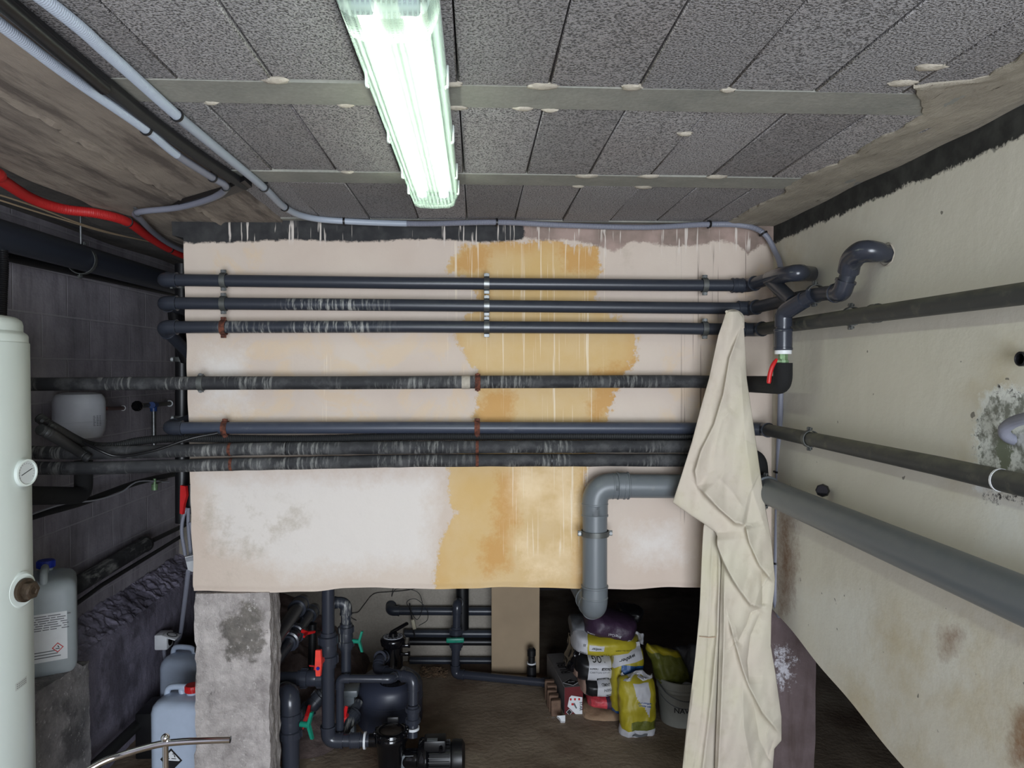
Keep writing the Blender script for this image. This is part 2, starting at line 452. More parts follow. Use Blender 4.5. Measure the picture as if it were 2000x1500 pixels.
col = t.mix(t.math('MULTIPLY', mask('pale', .25, 1.5), .8), col, lin((218, 212, 206)))
col = t.mix(t.math('MULTIPLY', t.math('MULTIPLY', mask('grub', .2, 2), t.ramp(N(11, 8, rough=.7), .5, .66)), .5), col, lin((168, 156, 138)))
och = mask('och', .035, 1.0)
deep = t.math('MAXIMUM', t.math('MULTIPLY', t.ramp(t.math('ADD', t.attr('och'), t.math('MULTIPLY', edge, .8)), .32, .02), t.ramp(N(3, 5, t.mapping((1, 1, .5), (1, 2, 3))), .42, .62)), mask('deep', .12, 1.3))
oc = t.mix(t.ramp(N(3.2, 6, rough=.6), .35, .65), lin((202, 168, 110)), lin((207, 180, 136)))
oc = t.mix(t.math('MULTIPLY', deep, .7), oc, lin((192, 140, 70)))
oc = t.mix(t.math('MULTIPLY', t.math('MULTIPLY', mask('pinch', .2, 1.5), t.ramp(N(5, 5), .4, .6)), .8), oc, lin((232, 208, 170)))
col = t.mix(och, col, oc)
vst = N(1, 4, t.mapping((95, 9, 1.6)), .6, .25)
pdr = t.math('MULTIPLY', t.ramp(vst, .59, .64), t.ramp(t.attr('drw'), -.1, .1))
col = t.mix(t.math('MULTIPLY', pdr, .65), col, lin((236, 222, 198)))
vd = N(1, 3, t.mapping((110, 9, 1.1), (4, 2, 1)), .6, .2)
ddr = t.math('MULTIPLY', t.ramp(vd, .625, .655), t.ramp(t.attr('drk'), -.15, .15))
col = t.mix(t.math('MULTIPLY', ddr, .85), col, lin((70, 56, 50)))
mo = mask('mort', .025, .45, .5)
mcol = t.mix(t.ramp(N(9, 6), .35, .65), lin((128, 112, 102)), lin((164, 142, 132)))
col = t.mix(mo, col, mcol)
bd = mask('band', .02, .25, .35)
col = t.mix(bd, col, t.mix(t.ramp(N(20, 4), .4, .7), lin((36, 36, 38)), lin((56, 56, 56))))
vw = N(1, 3, t.mapping((62, 9, 3.5), (8, 2, 1)), .6, .3)
wdr = t.math('MULTIPLY', t.ramp(vw, .60, .64), t.ramp(t.attr('drt'), -.08, .05))
col = t.mix(t.math('MULTIPLY', wdr, .85), col, lin((214, 204, 194)))
h = t.math('ADD', t.math('MULTIPLY', N(6, 6), 1.0), t.math('MULTIPLY', N(90, 3), .06))
h = t.math('ADD', h, t.math('MULTIPLY', bd, -.25)); h = t.math('ADD', h, t.math('MULTIPLY', och, .12))
t.bump(h, .35, .02)
wf = struct(b.obj('wall_front', t.fin(col, .8), angle=60))
OCH = [(905, 478), (885, 505), (875, 530), (912, 548), (935, 575), (925, 605), (898, 630), (880, 655), (905, 690), (930, 725), (925, 760), (930, 800), (925, 830), (900, 870), (878, 915), (872, 960), (890, 1000), (862, 1045), (850, 1100), (845, 1175), (1143, 1175), (1146, 1000), (1145, 930), (1160, 890), (1185, 820), (1205, 765), (1228, 725), (1246, 690), (1240, 640), (1180, 610), (1165, 575), (1172, 530), (1164, 484), (1080, 470), (990, 472)]
DEEP = [[(975, 930), (1010, 915), (1012, 1020), (990, 1060), (965, 1045)], [(940, 1060), (1000, 1040), (995, 1110), (945, 1120)], [(932, 790), (945, 765), (1000, 765), (1002, 830), (935, 850)], [(1160, 730), (1240, 700), (1225, 790), (1150, 830)], [(905, 480), (960, 475), (955, 530), (890, 530)], [(1090, 480), (1165, 485), (1168, 530), (1110, 530)]]
BAND = [(330, 400), (1022, 400), (1024, 468), (940, 473), (850, 467), (700, 472), (560, 468), (470, 473), (378, 474), (330, 478)]
MORT = [(1015, 400), (1560, 400), (1540, 470), (1485, 478), (1462, 496), (1440, 478), (1400, 470), (1350, 482), (1290, 478), (1230, 472), (1200, 492), (1165, 478), (1120, 470), (1022, 466)]
setattrs(wf, {'och': polyf(OCH), 'deep': polyf(*DEEP), 'band': polyf(BAND), 'mort': polyf(MORT),
  'tan': polyf([(400, 660), (900, 650), (920, 840), (380, 840)], [(420, 490), (520, 480), (500, 545), (400, 545)], [(1300, 690), (1420, 690), (1420, 830), (1260, 830)], [(1210, 620), (1400, 600), (1500, 500), (1500, 620), (1400, 660)]),
  'pale': polyf([(400, 930), (850, 930), (840, 1100), (560, 1120), (420, 1060)], [(1230, 1040), (1310, 1030), (1330, 1090), (1240, 1090)], [(400, 700), (470, 690), (480, 790), (400, 790)]),
  'grub': polyf([(380, 960), (470, 950), (560, 1000), (520, 1100), (400, 1150), (380, 1120)], [(500, 980), (600, 980), (600, 1060), (500, 1060)], [(1190, 480), (1240, 480), (1240, 520), (1200, 520)]),
  'pinch': polyf([(1000, 900), (1130, 900), (1130, 1110), (1040, 1120), (1000, 1060)]),
  'drw': polyf([(880, 470), (1180, 470), (1180, 1080), (980, 1080), (980, 830), (880, 700)], [(580, 700), (640, 700), (640, 830), (580, 830)]),
  'drk': polyf([(1330, 485), (1480, 485), (1470, 700), (1440, 1000), (1340, 1010)]),
  'drt': polyf([(440, 435), (1480, 435), (1470, 485), (1200, 500), (1000, 478), (440, 470)])})

# right wall, its lower edge cut away over the void
def rz0(y): return max(.25, .925-.165*(3.0-y)) + .004*math.sin(y*14)
b = B()
g = b.grid(lambda u, v: (lambda y, z0: V(RX+.003*mnoise.noise(V(y*2, v*3, 1)), y, z0+(CEIL+.02-z0)*v))(.55+2.6*u, rz0(.55+2.6*u)), 220, 150)
bk = [[b.bm.verts.new(q.co+V(.15, 0, 0)) for q in row] for row in ([r[0] for r in g], g[0], g[-1], [r[-1] for r in g])]
for e, k in zip(([r[0] for r in g], g[0], g[-1], [r[-1] for r in g]), bk):
    for i in range(len(e)-1): b._f([e[i], e[i+1], k[i+1], k[i]])
t = NT('right_plaster'); N = t.noise
edge = t.math('MULTIPLY', t.math('SUBTRACT', N(16, 9, rough=.75), .5), .6)
edge2 = t.math('MULTIPLY', t.math('SUBTRACT', N(75, 5, rough=.7), .5), .4)
def maskr(att, soft=.03, k=1.0, e2=1.0):
    v = t.math('ADD', t.attr(att), t.math('ADD', t.math('MULTIPLY', edge, k), t.math('MULTIPLY', edge2, e2)))
    return t.ramp(v, -soft, soft)
col = t.mix(t.ramp(N(1.8, 5), .3, .7), lin((206, 201, 186)), lin((216, 212, 198)))
col = t.mix(t.math('MULTIPLY', t.math('MULTIPLY', maskr('yel', .4, 1.5), t.ramp(N(3.5, 7, rough=.65), .42, .62)), .55), col, lin((186, 170, 132)))
col = t.mix(t.math('MULTIPLY', maskr('whi', .3, 1.5), .7), col, lin((222, 222, 214)))
col = t.mix(t.math('MULTIPLY', maskr('rus', .18, 1.0), .85), col, lin((128, 88, 52)))
col = t.mix(maskr('eff', .06, .8), col, lin((226, 228, 222)))
gq = t.mix(t.ramp(N(26, 8, rough=.75), .42, .56), lin((120, 122, 112)), lin((214, 216, 210)))
col = t.mix(maskr('eff2', .02, .7), col, gq)
col = t.mix(maskr('moss', .02, .5), col, lin((112, 118, 100)))
col = t.mix(t.math('MULTIPLY', maskr('mold', .05, 1.2), t.ramp(N(60, 6, rough=.8), .5, .58)), col, lin((34, 30, 28)))
sp = t.math('MULTIPLY', t.ramp(N(34, 2, rough=.3), .785, .80), .7)
col = t.mix(sp, col, lin((60, 56, 50)))
bd = maskr('band', .02, .35, .4)
col = t.mix(bd, col, t.mix(t.ramp(N(20, 4), .4, .7), lin((34, 35, 34)), lin((58, 59, 56))))
h = t.math('ADD', t.math('MULTIPLY', N(3.5, 7, rough=.6), 1.6), t.math('MULTIPLY', N(120, 3), .05))
t.bump(t.math('ADD', h, t.math('MULTIPLY', bd, -.2)), .17, .02)
wr = struct(b.obj('wall_right', t.fin(col, .8), angle=60))
setattrs(wr, {'band': lambda P, px, py: (P[:, 2]-(CEIL-.078))*4.5,
  'yel': polyf([(1950, 690), (2000, 660), (2000, 800), (1880, 780)], [(1700, 1180), (2100, 1180), (2100, 1600), (1700, 1600), (1600, 1250)], [(1520, 470), (1560, 470), (1560, 560), (1520, 560)], [(1860, 860), (1900, 840), (1900, 950), (1850, 950)]),
  'whi': polyf([(1540, 1150), (1700, 1160), (1720, 1350), (1600, 1300)], [(1830, 1230), (1890, 1230), (1890, 1330), (1830, 1330)], [(1925, 960), (2010, 980), (2010, 1080), (1930, 1060)]),
  'rus': polyf([(1524, 1010), (1542, 1012), (1548, 1100), (1538, 1180), (1524, 1200)], [(1845, 1240), (1870, 1235), (1860, 1275), (1845, 1280)], [(1980, 1400), (2010, 1380), (2010, 1500), (1980, 1490)]),
  'eff': polyf([(1903, 960), (1905, 830), (1925, 765), (1960, 750), (2010, 770), (2010, 950)]),
  'eff2': polyf([(1912, 910), (1914, 820), (1935, 778), (1970, 772), (2010, 775), (2010, 935), (1915, 920)]),
  'moss': polyf([(1943, 862), (1960, 820), (1985, 812), (1972, 850), (1975, 918), (1962, 925), (1950, 900)]),
  'mold': polyf([(1925, 952), (2010, 970), (2010, 985), (1925, 975)], [(1935, 755), (1955, 755), (2010, 770), (1990, 778)], [(1905, 820), (1912, 820), (1910, 920), (1904, 920)])})
struct(B().box((RX+.075, -1.0, (CEIL+.3)/2), (.15, 3.1, CEIL-.3)).obj('wall_right', M['grey_white']))

# left block wall, rough foundation wall under it, back wall with the door opening, far walls of the pit
t = NT('left_blocks'); N = t.noise
sx = t.n.new('ShaderNodeSeparateXYZ'); t.l.new(t.co(), sx.inputs[0]); cx = t.n.new('ShaderNodeCombineXYZ')
t.l.new(sx.outputs[1], cx.inputs[0]); t.l.new(sx.outputs[2], cx.inputs[1])
br = t.n.new('ShaderNodeTexBrick'); br.inputs['Scale'].default_value = 1; br.inputs['Brick Width'].default_value = .4; br.inputs['Row Height'].default_value = .2
br.inputs['Mortar Size'].default_value = .006; br.inputs['Mortar Smooth'].default_value = .6; t.l.new(cx.outputs[0], br.inputs['Vector'])
col = t.mix(t.ramp(N(3, 7, rough=.65), .3, .7), lin((128, 124, 130)), lin((176, 170, 178)))
st = N(1, 7, t.mapping((3, 13, 2.2)), .7)
col = t.mix(t.math('MULTIPLY', t.ramp(st, .48, .68), .4), col, lin((76, 72, 78)))
col = t.mix(t.math('MULTIPLY', t.ramp(N(1, 6, t.mapping((3, 22, 3), (5, 1, 2)), .7), .6, .75), .4), col, lin((186, 182, 188)))
col = t.mix(t.math('MULTIPLY', br.outputs['Fac'], .55), col, lin((172, 168, 172)))
t.bump(t.math('ADD', t.math('MULTIPLY', N(60, 6), .5), t.math('MULTIPLY', br.outputs['Fac'], -.4)), .5, .01)
wl = struct(B().box((LX-.1, 1.1, (CEIL+.2)/2), (.2, 7.6, CEIL+.2)).obj('wall_left', t.fin(col, .9)))
conc_d = concrete('dark_rough_concrete', (70, 68, 74), (104, 100, 108), 4, .8)
conc_f = concrete('foundation_concrete', (112, 108, 124), (160, 154, 172), 4, .8, stains=(84, 80, 92))
b = B()
def found(u, v):
    y = 3.07+1.73*u
    prof = [(FX0, 0), (FX0, .35), (FX0, .62), (FX0-.015, .65), (LX+.06, .70), (LX, .74)]
    k = min(int(v*5), 4); f = v*5-k; a, c_ = prof[k], prof[k+1]
    p = V(a[0]+(c_[0]-a[0])*f, y, a[1]+(c_[1]-a[1])*f); amp = .005 if v < .55 else .028
    return p + mnoise.noise_vector(p*8)*amp*.5 + mnoise.noise_vector(p*22)*amp*.55 + mnoise.noise_vector(p*55)*amp*.3
b.grid(found, 260, 90)
b.grid(lambda u, v: V(LX+.01+.15*u, 3.07, .7*v), 1, 1)
struct(b.obj('wall_foundation', conc_f))
struct(B().box((0.0, 6.3, 1.3), (4.6, .1, 2.8)).obj('wall_back', conc_d))
cf = concrete('far_plaster', (150, 143, 132), (172, 164, 152), 3, .2)
struct(B().box((-.82, 4.81, 1.3), (2.4, .12, 2.8)).obj('wall_far', cf))
struct(B().box((.36, 5.5, 1.3), (.1, 1.5, 2.8)).jitter(.01, 5).obj('wall_recess', conc_d))
struct(B().box((2.55, 2.0, 1.3), (.1, 9.2, 2.8)).obj('wall_outer', conc_d))
struct(B().box((-1.36, -2.1, 1.3), (1.25, .12, 2.9)).box((1.95, -2.1, 1.3), (1.4, .12, 2.9)).box((.26, -2.1, 2.52), (2.0, .12, .5)).obj('wall_entrance', M['grey_white']))
# concrete pillars that carry the front wall
t = NT('pillar_concrete'); N = t.noise
c = t.mix(t.ramp(N(7, 8, rough=.68), .32, .68), lin((134, 127, 124)), lin((202, 194, 190)))
f = t.math('ADD', t.attr('damp'), t.math('MULTIPLY', t.math('SUBTRACT', N(12, 8, rough=.7), .5), 1.0))
c = t.mix(t.math('MULTIPLY', t.ramp(f, -.02, .12), .85), c, t.mix(t.ramp(N(30, 5), .35, .65), lin((84, 80, 74)), lin((116, 110, 102))))
c = t.mix(t.math('MULTIPLY', t.ramp(N(60, 5, rough=.7), .60, .66), .7), c, lin((206, 200, 196)))
c = t.mix(t.math('MULTIPLY', t.ramp(N(9, 7, t.mapping((1, 1, .5), (6, 2, 1)), .75), .66, .70), .85), c, lin((44, 40, 40)))
t.bump(t.math('ADD', N(12, 8, rough=.7), t.math('MULTIPLY', N(70, 4), .5)), 1.0, .015)
colm = t.fin(c, .9)
b = B().box((-1.018, WY+.075, .51), (.305, .155, 1.02)).sub(40)
for v in b.bm.verts:
    p = v.co.copy(); v.co += mnoise.noise_vector(p*5)*.008+mnoise.noise_vector(p*45)*.003+mnoise.noise_vector(p*22)*.007
    if v.co.z > .98: v.co.z = .98+(p.z-.98)
for v in b.bm.verts: v.co.y = max(v.co.y, WY-.012)
lp = struct(b.obj('pillar', colm, angle=80))
setattrs(lp, {'damp': polyf([(425, 1225), (450, 1190), (490, 1168), (512, 1200), (515, 1260), (500, 1300), (470, 1290), (440, 1290)])})
t = NT('brown_pillar_concrete'); N = t.noise
c = t.mix(t.ramp(N(4, 7, rough=.6), .3, .7), lin((92, 78, 76)), lin((128, 112, 114)))
c = t.mix(t.math('MULTIPLY', t.ramp(N(1, 5, t.mapping((22, 9, 3)), .6), .5, .7), .4), c, lin((70, 52, 44)))
f = t.math('ADD', t.attr('lime'), t.math('MULTIPLY', t.math('SUBTRACT', N(40, 7, rough=.8), .5), 1.6))
c = t.mix(t.ramp(f, .02, .2), c, lin((205, 202, 208)))
t.bump(N(30, 6), .6, .01)
colr = t.fin(c, .9)
b = B().box((1.375, WY+.20, .5), (.25, .28, 1.0)).sub(20).jitter(.006, 8, 2)
rp = struct(b.obj('pillar', colr, angle=80))
setattrs(rp, {'lime': polyf([(1512, 1262), (1540, 1262), (1552, 1290), (1545, 1340), (1520, 1350), (1508, 1320)])})

# ceiling: lightweight blocks between joists
t = NT('ceiling_blocks'); N = t.noise
g_ = t.n.new('ShaderNodeNewGeometry')
pit = N(210, 2, rough=.5)
base = t.mix(g_.outputs['Random Per Island'], lin((142, 140, 141)), lin((172, 169, 169)))
base = t.mix(t.math('MULTIPLY', t.ramp(N(2, 5), .4, .7), .35), base, lin((146, 132, 126)))
c = t.mix(t.ramp(pit, .50, .34), base, lin((78, 76, 76)))
t.bump(t.math('ADD', t.ramp(pit, .34, .56), t.math('MULTIPLY', N(45, 3), .4)), .8, .006)
blk = t.fin(c, .92)
random.seed(4)
b = B(); xs = [-.83]+[-.632+.1975*k for k in range(0, 10)]+[RX+.02]
rows = [(-2.3+.7*k+.0, 0) for k in range(0)]
J = [(1.562+.7*k, 1.690+.7*k) for k in range(-5, 3)]
for (a0, a1), (c0, c1) in zip(J[:-1], J[1:]):
    for i in range(len(xs)-1):
        x0, x1 = xs[i]+.0018, xs[i+1]-.0018
        if i in (0,): x0 += .0
        yo = random.uniform(-.0, .002); zo = random.uniform(-.0035, .0025)
        b.box(((x0+x1)/2, (a1+c0)/2, CEIL+.03+zo), (x1-x0, c0-a1-.004-yo, .06), bev=.0025, seg=1)
ceil = struct(b.obj('ceiling', blk))
b = B().box((0.1, 2.0, CEIL+.16), (5.1, 9.2, .2)).obj('ceiling_slab', conc_d, ceil)
jm = concrete('joist_concrete', (128, 129, 122), (154, 152, 143), 6, .25)
for (y0, y1) in J:
    if y0 > WY: continue
    b = B().box((.215, (y0+y1)/2, CEIL+.025), (2.12, y1-y0, .056)).sub(6).jitter(.0015, 9)
    b.obj('joist', jm, ceil, label='smooth grey joist')
mort = concrete('mortar', (160, 152, 138), (184, 176, 162), 14, .6)
random.seed(9)
b = B()
for (y, x) in [(1.555, -.05), (1.558, .15), (1.553, .35), (1.557, .545), (1.556, -.43), (1.69, .12), (1.692, -.05), (1.697, .17), (1.69, -.3), (2.268, .35), (2.262, .55), (2.258, .77), (2.392, .35), (2.392, .56), (2.26, -.4), (1.85, .55), (1.50, .92), (1.42, .93), (1.69, -.62), (.86, .3)]:
    q = V(x+random.uniform(-.01, .01), y, CEIL-.002); w = random.uniform(.016, .038)
    n0 = len(b.bm.verts); b.ball(q, 1, 14); b.bm.verts.ensure_lookup_table()
    for v in list(b.bm.verts)[n0:]:
        d = v.co-q; f = 1+.5*mnoise.noise(d*2+q*9); v.co = q+V(d.x*w*f, d.y*w*.45*f, d.z*.007)
b.obj('mortar_smear', mort, ceil, label='pale mortar squeezed from the joints')
# rough cast strip along the right wall
E = [(1437, 429), (1457, 416), (1482, 402), (1534, 380), (1538, 366), (1580, 341), (1632, 322), (1667, 304), (1699, 280), (1755, 255), (1779, 238), (1807, 226), (1786, 171), (1832, 164), (1895, 159), (1930, 150), (1982, 122), (2000, 105)]
pts = [PZ(x, y, CEIL-.007) for x, y in E]; pts = [p for p in pts]
pts.sort(key=lambda p: -p.y); pts = [V(pts[0].x-.02, 3.02, pts[0].z)]+pts
y = pts[-1].y
while y > -2.1: y -= .09; pts.append(V(1.10+.03*mnoise.noise(V(y*5, 0, 0)), y, CEIL-.007))
fine = []
for a, c_ in zip(pts[:-1], pts[1:]):
    n = max(1, int((a-c_).length/.012))
    for k in range(n): p = a.lerp(c_, k/n); fine.append(p+V(mnoise.noise(p*38)*.010, 0, 0))
b = B(); nv = 14; rowsv = []
for p in fine:
    r = [b.bm.verts.new(V(p.x, p.y, CEIL+.01))]
    for j in range(nv+1):
        q = V(p.x+(RX+.02-p.x)*j/nv, p.y, CEIL-.006); q.z += mnoise.noise(V(q.x*16, q.y*5, 2))*.006-(.003 if 0 < j < 3 else 0)
        r.append(b.bm.verts.new(q))
    rowsv.append(r)
for r0, r1 in zip(rowsv[:-1], rowsv[1:]):
    for j in range(len(r0)-1): b._f([r0[j], r0[j+1], r1[j+1], r1[j]])
t = NT('cast_strip'); N = t.noise
c = t.mix(t.ramp(N(5, 8, rough=.65), .3, .7), lin((140, 133, 120)), lin((172, 164, 148)))
c = t.mix(t.ramp(N(1, 6, t.mapping((38, 9, 9)), .65), .64, .69), c, lin((86, 76, 64)))
t.bump(N(1, 7, t.mapping((30, 8, 9)), .7), .8, .02)
cast = t.fin(c, .9)
b.obj('cast_strip', cast, ceil, label='rough cast concrete strip')
# left soffit beam and the recess beyond it
b = B()
def soff(u, v):
    y = 3.6-5.8*u; x0 = -.80+.012*mnoise.noise(V(y*6, 0, 1)); x1 = -1.43+.02*mnoise.noise(V(y*4, 3, 1))
    x = x0+(x1-x0)*v; z = CEIL-.012+.004*mnoise.noise(V(x*9, y*3, 0))
    z -= .014*math.exp(-((x+1.05+.012*mnoise.noise(V(0, y*8, 5)))/.006)**2)
    return V(x, y, z)
g = b.grid(soff, 260, 70)
for row, dx in (([r[0] for r in g], 0), ([r[-1] for r in g], 0)):
    k = [b.bm.verts.new(V(q.co.x, q.co.y, CEIL+.2)) for q in row]
    for i in range(len(k)-1): b._f([row[i], row[i+1], k[i+1], k[i]])
t = NT('soffit_concrete'); N = t.noise
c = t.mix(t.ramp(N(4, 8, rough=.6), .3, .7), lin((128, 118, 108)), lin((164, 152, 138)))
c = t.mix(t.math('MULTIPLY', t.ramp(N(1, 7, t.mapping((12, 1.6, 2)), .7), .48, .62), .75), c, lin((80, 70, 64)))
c = t.mix(t.ramp(N(7, 5, t.mapping((1, .5, 1), (4, 4, 2))), .70, .73), c, lin((186, 176, 162)))
t.bump(N(1, 8, t.mapping((26, 5, 5)), .7), .7, .02)
b.obj('soffit_beam', t.fin(c, .9), ceil, label='low cast concrete beam', fix=False)
b = B(); b.grid(lambda u, v: V(-1.41-.56*v, 4.8-6.9*u, CEIL+.055+.012*mnoise.noise(V(v*14, u*12, 0))), 120, 20)
b.obj('recess_soffit', concrete('recess_concrete', (92, 90, 86), (128, 122, 116), 5, .9, streak=True), ceil)
# ------------------------------------------------------------------ the strip light
def emis(name, rgb, strength):
    m = bpy.data.materials.new(name); m.use_nodes = True; p = m.node_tree.nodes['Principled BSDF']
    p.inputs['Base Color'].default_value = (*lin(rgb), 1); p.inputs['Emission Color'].default_value = (*lin(rgb), 1); p.inputs['Emission Strength'].default_value = strength; return m
tube_m = emis('lit_tube', (252, 255, 240), TUBE_STRENGTH)
def clear(name, rgb, alpha, rough=.2, ribs=None):
    t = NT(name); out = t.n['Material Output']; tr = t.n.new('ShaderNodeBsdfTransparent'); tr.inputs[0].default_value = (.93, .98, .95, 1)
    tl = t.n.new('ShaderNodeBsdfTranslucent'); tl.inputs[0].default_value = (*lin(rgb), 1)
    ms = t.n.new('ShaderNodeMixShader'); ms2 = t.n.new('ShaderNodeMixShader')
    t.fin(lin(rgb), rough); t.l.new(t.b.outputs[0], ms2.inputs[2]); t.l.new(tl.outputs[0], ms2.inputs[1]); ms2.inputs[0].default_value = .35
    if ribs:
        w = t.n.new('ShaderNodeTexWave'); w.inputs['Scale'].default_value = ribs[0]; w.bands_direction = 'X'; t.l.new(t.co(), w.inputs[0])
        f = t.ramp(w.outputs['Fac'], 0, 1)
        if ribs[1]:
            w2 = t.n.new('ShaderNodeTexWave'); w2.inputs['Scale'].default_value = ribs[0]; w2.bands_direction = 'Y'; t.l.new(t.co(), w2.inputs[0])
            f = t.math('MAXIMUM', f, w2.outputs['Fac'])
        t.l.new(t.math('ADD', alpha-.12, t.math('MULTIPLY', f, .26)), ms.inputs[0])
    else: ms.inputs[0].default_value = alpha
    t.l.new(tr.outputs[0], ms.inputs[1]); t.l.new(ms2.outputs[0], ms.inputs[2]); t.l.new(ms.outputs[0], out.inputs[0]); return t.m
M['diffuser'] = clear('ribbed_clear_cover', (168, 194, 183), .235, .25, (28, False))
M['diffuser_end'] = clear('prismatic_clear_cover', (196, 220, 209), .34, .25, (40, True))
LXc = -.139; LW = .155; LY0, LY1 = 1.075, 2.385; LZ = CZ+.532
lamp = thing('strip_light', 'long twin-tube fluorescent strip light with a ribbed clear cover on the ceiling', 'light fixture', (LXc, (LY0+LY1)/2, CEIL))
B().box((LXc, (LY0+LY1)/2, CEIL-.016), (LW+.004, LY1-LY0+.01, .036), bev=.014, seg=3).obj('housing', M['enamel'], lamp)
B().box((LXc, (LY0+LY1)/2, CEIL-.039), (LW-.03, LY1-LY0-.08, .006), bev=.002, seg=1).obj('reflector', plain('reflector_grey', (92, 102, 97), .4, var=.03), lamp)
def cover(y0, y1, name, mat, cap0, cap1):
    b = B(); sec = []
    for (x, z) in [(-LW/2, CEIL-.032), (-LW/2-.003, CEIL-.036), (-LW/2+.004, LZ+.03), (-LW/2+.014, LZ+.008), (-LW/2+.03, LZ), (0, LZ-.002), (LW/2-.03, LZ), (LW/2-.014, LZ+.008), (LW/2-.004, LZ+.03), (LW/2+.003, CEIL-.036), (LW/2, CEIL-.032)]: sec.append((LXc+x, z))
    A = [b.bm.verts.new(V(x, y0+(.02*(1-abs(z-LZ)/.06) if cap0 else 0), z)) for x, z in sec]; C = [b.bm.verts.new(V(x, y1-(.02*(1-abs(z-LZ)/.06) if cap1 else 0), z)) for x, z in sec]
    for i in range(len(A)-1): b._f([A[i], A[i+1], C[i+1], C[i]])
    if cap0: b._f(A)
    if cap1: b._f(C[::-1])
    return b.obj(name, mat, lamp)
cv = cover(LY0, LY0+.10, 'diffuser_end', 'diffuser_end', True, False); cover(LY0+.10, LY1-.07, 'diffuser', 'diffuser', False, False); cover(LY1-.07, LY1, 'diffuser_end', 'diffuser_end', False, True)
for dx in (-.038, .034):
    B().cyl((LXc+dx, LY0+.07, LZ+.037), (LXc+dx, LY1-.06, LZ+.037), .013, seg=16).obj('fluorescent_tube', tube_m, lamp)
    for y in (LY0+.055, LY1-.045): B().box((LXc+dx, y, LZ+.047), (.034, .03, .045), bev=.006).obj('lamp_holder', M['conduit_grey'], lamp)
B().lathe((LXc-.005, LY0+.006, CEIL-.012), (0, -1, 0), [(.012, 0), (.012, .012), (.009, .016), (0, .016)], 16).obj('cable_gland', M['grey_white'], lamp)
for y in (1.10, 1.45, 1.80, 2.13, 2.32):
    for sg in (-1, 1):
        x = LXc+sg*(LW/2+.004)
        B().box((x, y, CEIL-.03), (.005, .012, .044), bev=.002, seg=1).box((x-sg*.002, y, CEIL-.052), (.008, .012, .006), bev=.002, seg=1).obj('cover_clip', M['enamel'], lamp)

# ------------------------------------------------------------------ conduits under the ceiling
def P_(l): return [Vector(p) for p in l]
ZC = CEIL-.016
# pale conduit: along the ceiling edge, over the front wall, down the right corner
A = [PZ(-60, -110, ZC)+(PZ(-60, -110, ZC)-PZ(85, -2, ZC))*3, PZ(85, -2, ZC), PZ(215, 108, ZC), PZ(345, 225, ZC), PZ(432, 297, ZC), PZ(515, 366, ZC)]
Yw = WY-.022
A2 = [PZ(556, 405, ZC), PZ(600, 424, ZC), PZ(672, 432, ZC), PY(820, 437, 2.95), PZ(970, 434, ZC), PY(1100, 440, 2.96), PY(1260, 444, 2.97), PZ(1385, 438, ZC), PY(1455, 441, 2.97)]
A3 = [PY(1492, 456, 2.955), PY(1513, 490, 2.94), PX(1525, 525, 1.250), PX(1528, 600, 1.250), PX(1525, 760, 1.250), PY(1520, 922, 2.95), PY(1516, 1100, 2.955), PY(1514, 1170, 2.955), PY(1522, 1203, 2.985)]
c1 = thing('ceiling_conduit', 'pale grey conduit crossing the ceiling, running over the front wall and down the right corner', 'conduit', A2[4])
pa = smoothpath(A+A2+A3, 6)
n1 = 6*3; 
b = B(); ribbed(b, smoothpath(A, 6)[:6*3+1], .0125, .0055); b.obj('corrugated_tube', 'conduit', c1)
B().tube(pa[18:6*9], .0125, 14).obj('smooth_tube', 'conduit', c1)
b = B(); ribbed(b, pa[6*9-1:6*15], .0122, .0052); b.obj('corrugated_tube', 'conduit_grey', c1)
B().tube(pa[6*15-1:], .0115, 14).obj('smooth_tube', 'conduit_grey', c1)
for (q, nx, o) in [(A[3], A[4], V(0, 0, -1)), (A[5], A[4], V(0, 0, -1)), (A2[0], A2[1], V(0, 0, -1)), (A2[2], A2[3], V(0, -1, 0)), (A2[4], A2[5], V(0, -1, 0)), (A2[7], A2[8], V(0, -1, 0)), (A3[0], A3[1], V(0, -1, 0)), (A3[2], A3[3], V(0, -1, 0)), (A3[5], A3[6], V(0, -1, 0)), (A3[6], A3[7], V(0, -1, 0))]:
    clip(q, nx-q, o, .0128, c1)
# second conduit: beside the lagged pipe, across the beam and down to the recess
ZD = CEIL-.036
Bp = [PZ(-60, 2, ZD)+(PZ(-60, 2, ZD)-PZ(0, 47, ZD))*6, PZ(0, 47, ZD), PZ(140, 152, ZD), PZ(285, 253, ZD), PZ(345, 302, ZD), PZ(415, 347, ZD), PZ(441, 365, ZD), PZ(418, 385, ZD), PZ(350, 405, ZD), PZ(268, 415, ZD), PZ(276, 430, ZD), PZ(302, 456, ZD+.0), PZ(335, 479, ZD), PZ(372, 494, ZD), PZ(430, 508, ZD)]
c2 = thing('branch_conduit', 'grey-lilac conduit that turns left under the beam and dips into the recess', 'conduit', Bp[4])
pb = smoothpath(Bp, 6)
b = B(); ribbed(b, pb[:6*4+1], .0112, .0055); b.obj('corrugated_tube', 'conduit', c2)
B().tube(pb[24:], .0112, 14).obj('smooth_tube', 'conduit_grey', c2)
for i in (3, 5, 6, 9): clip(Bp[i], Bp[i+1]-Bp[i], V(0, 0, -1), .0115, c2)
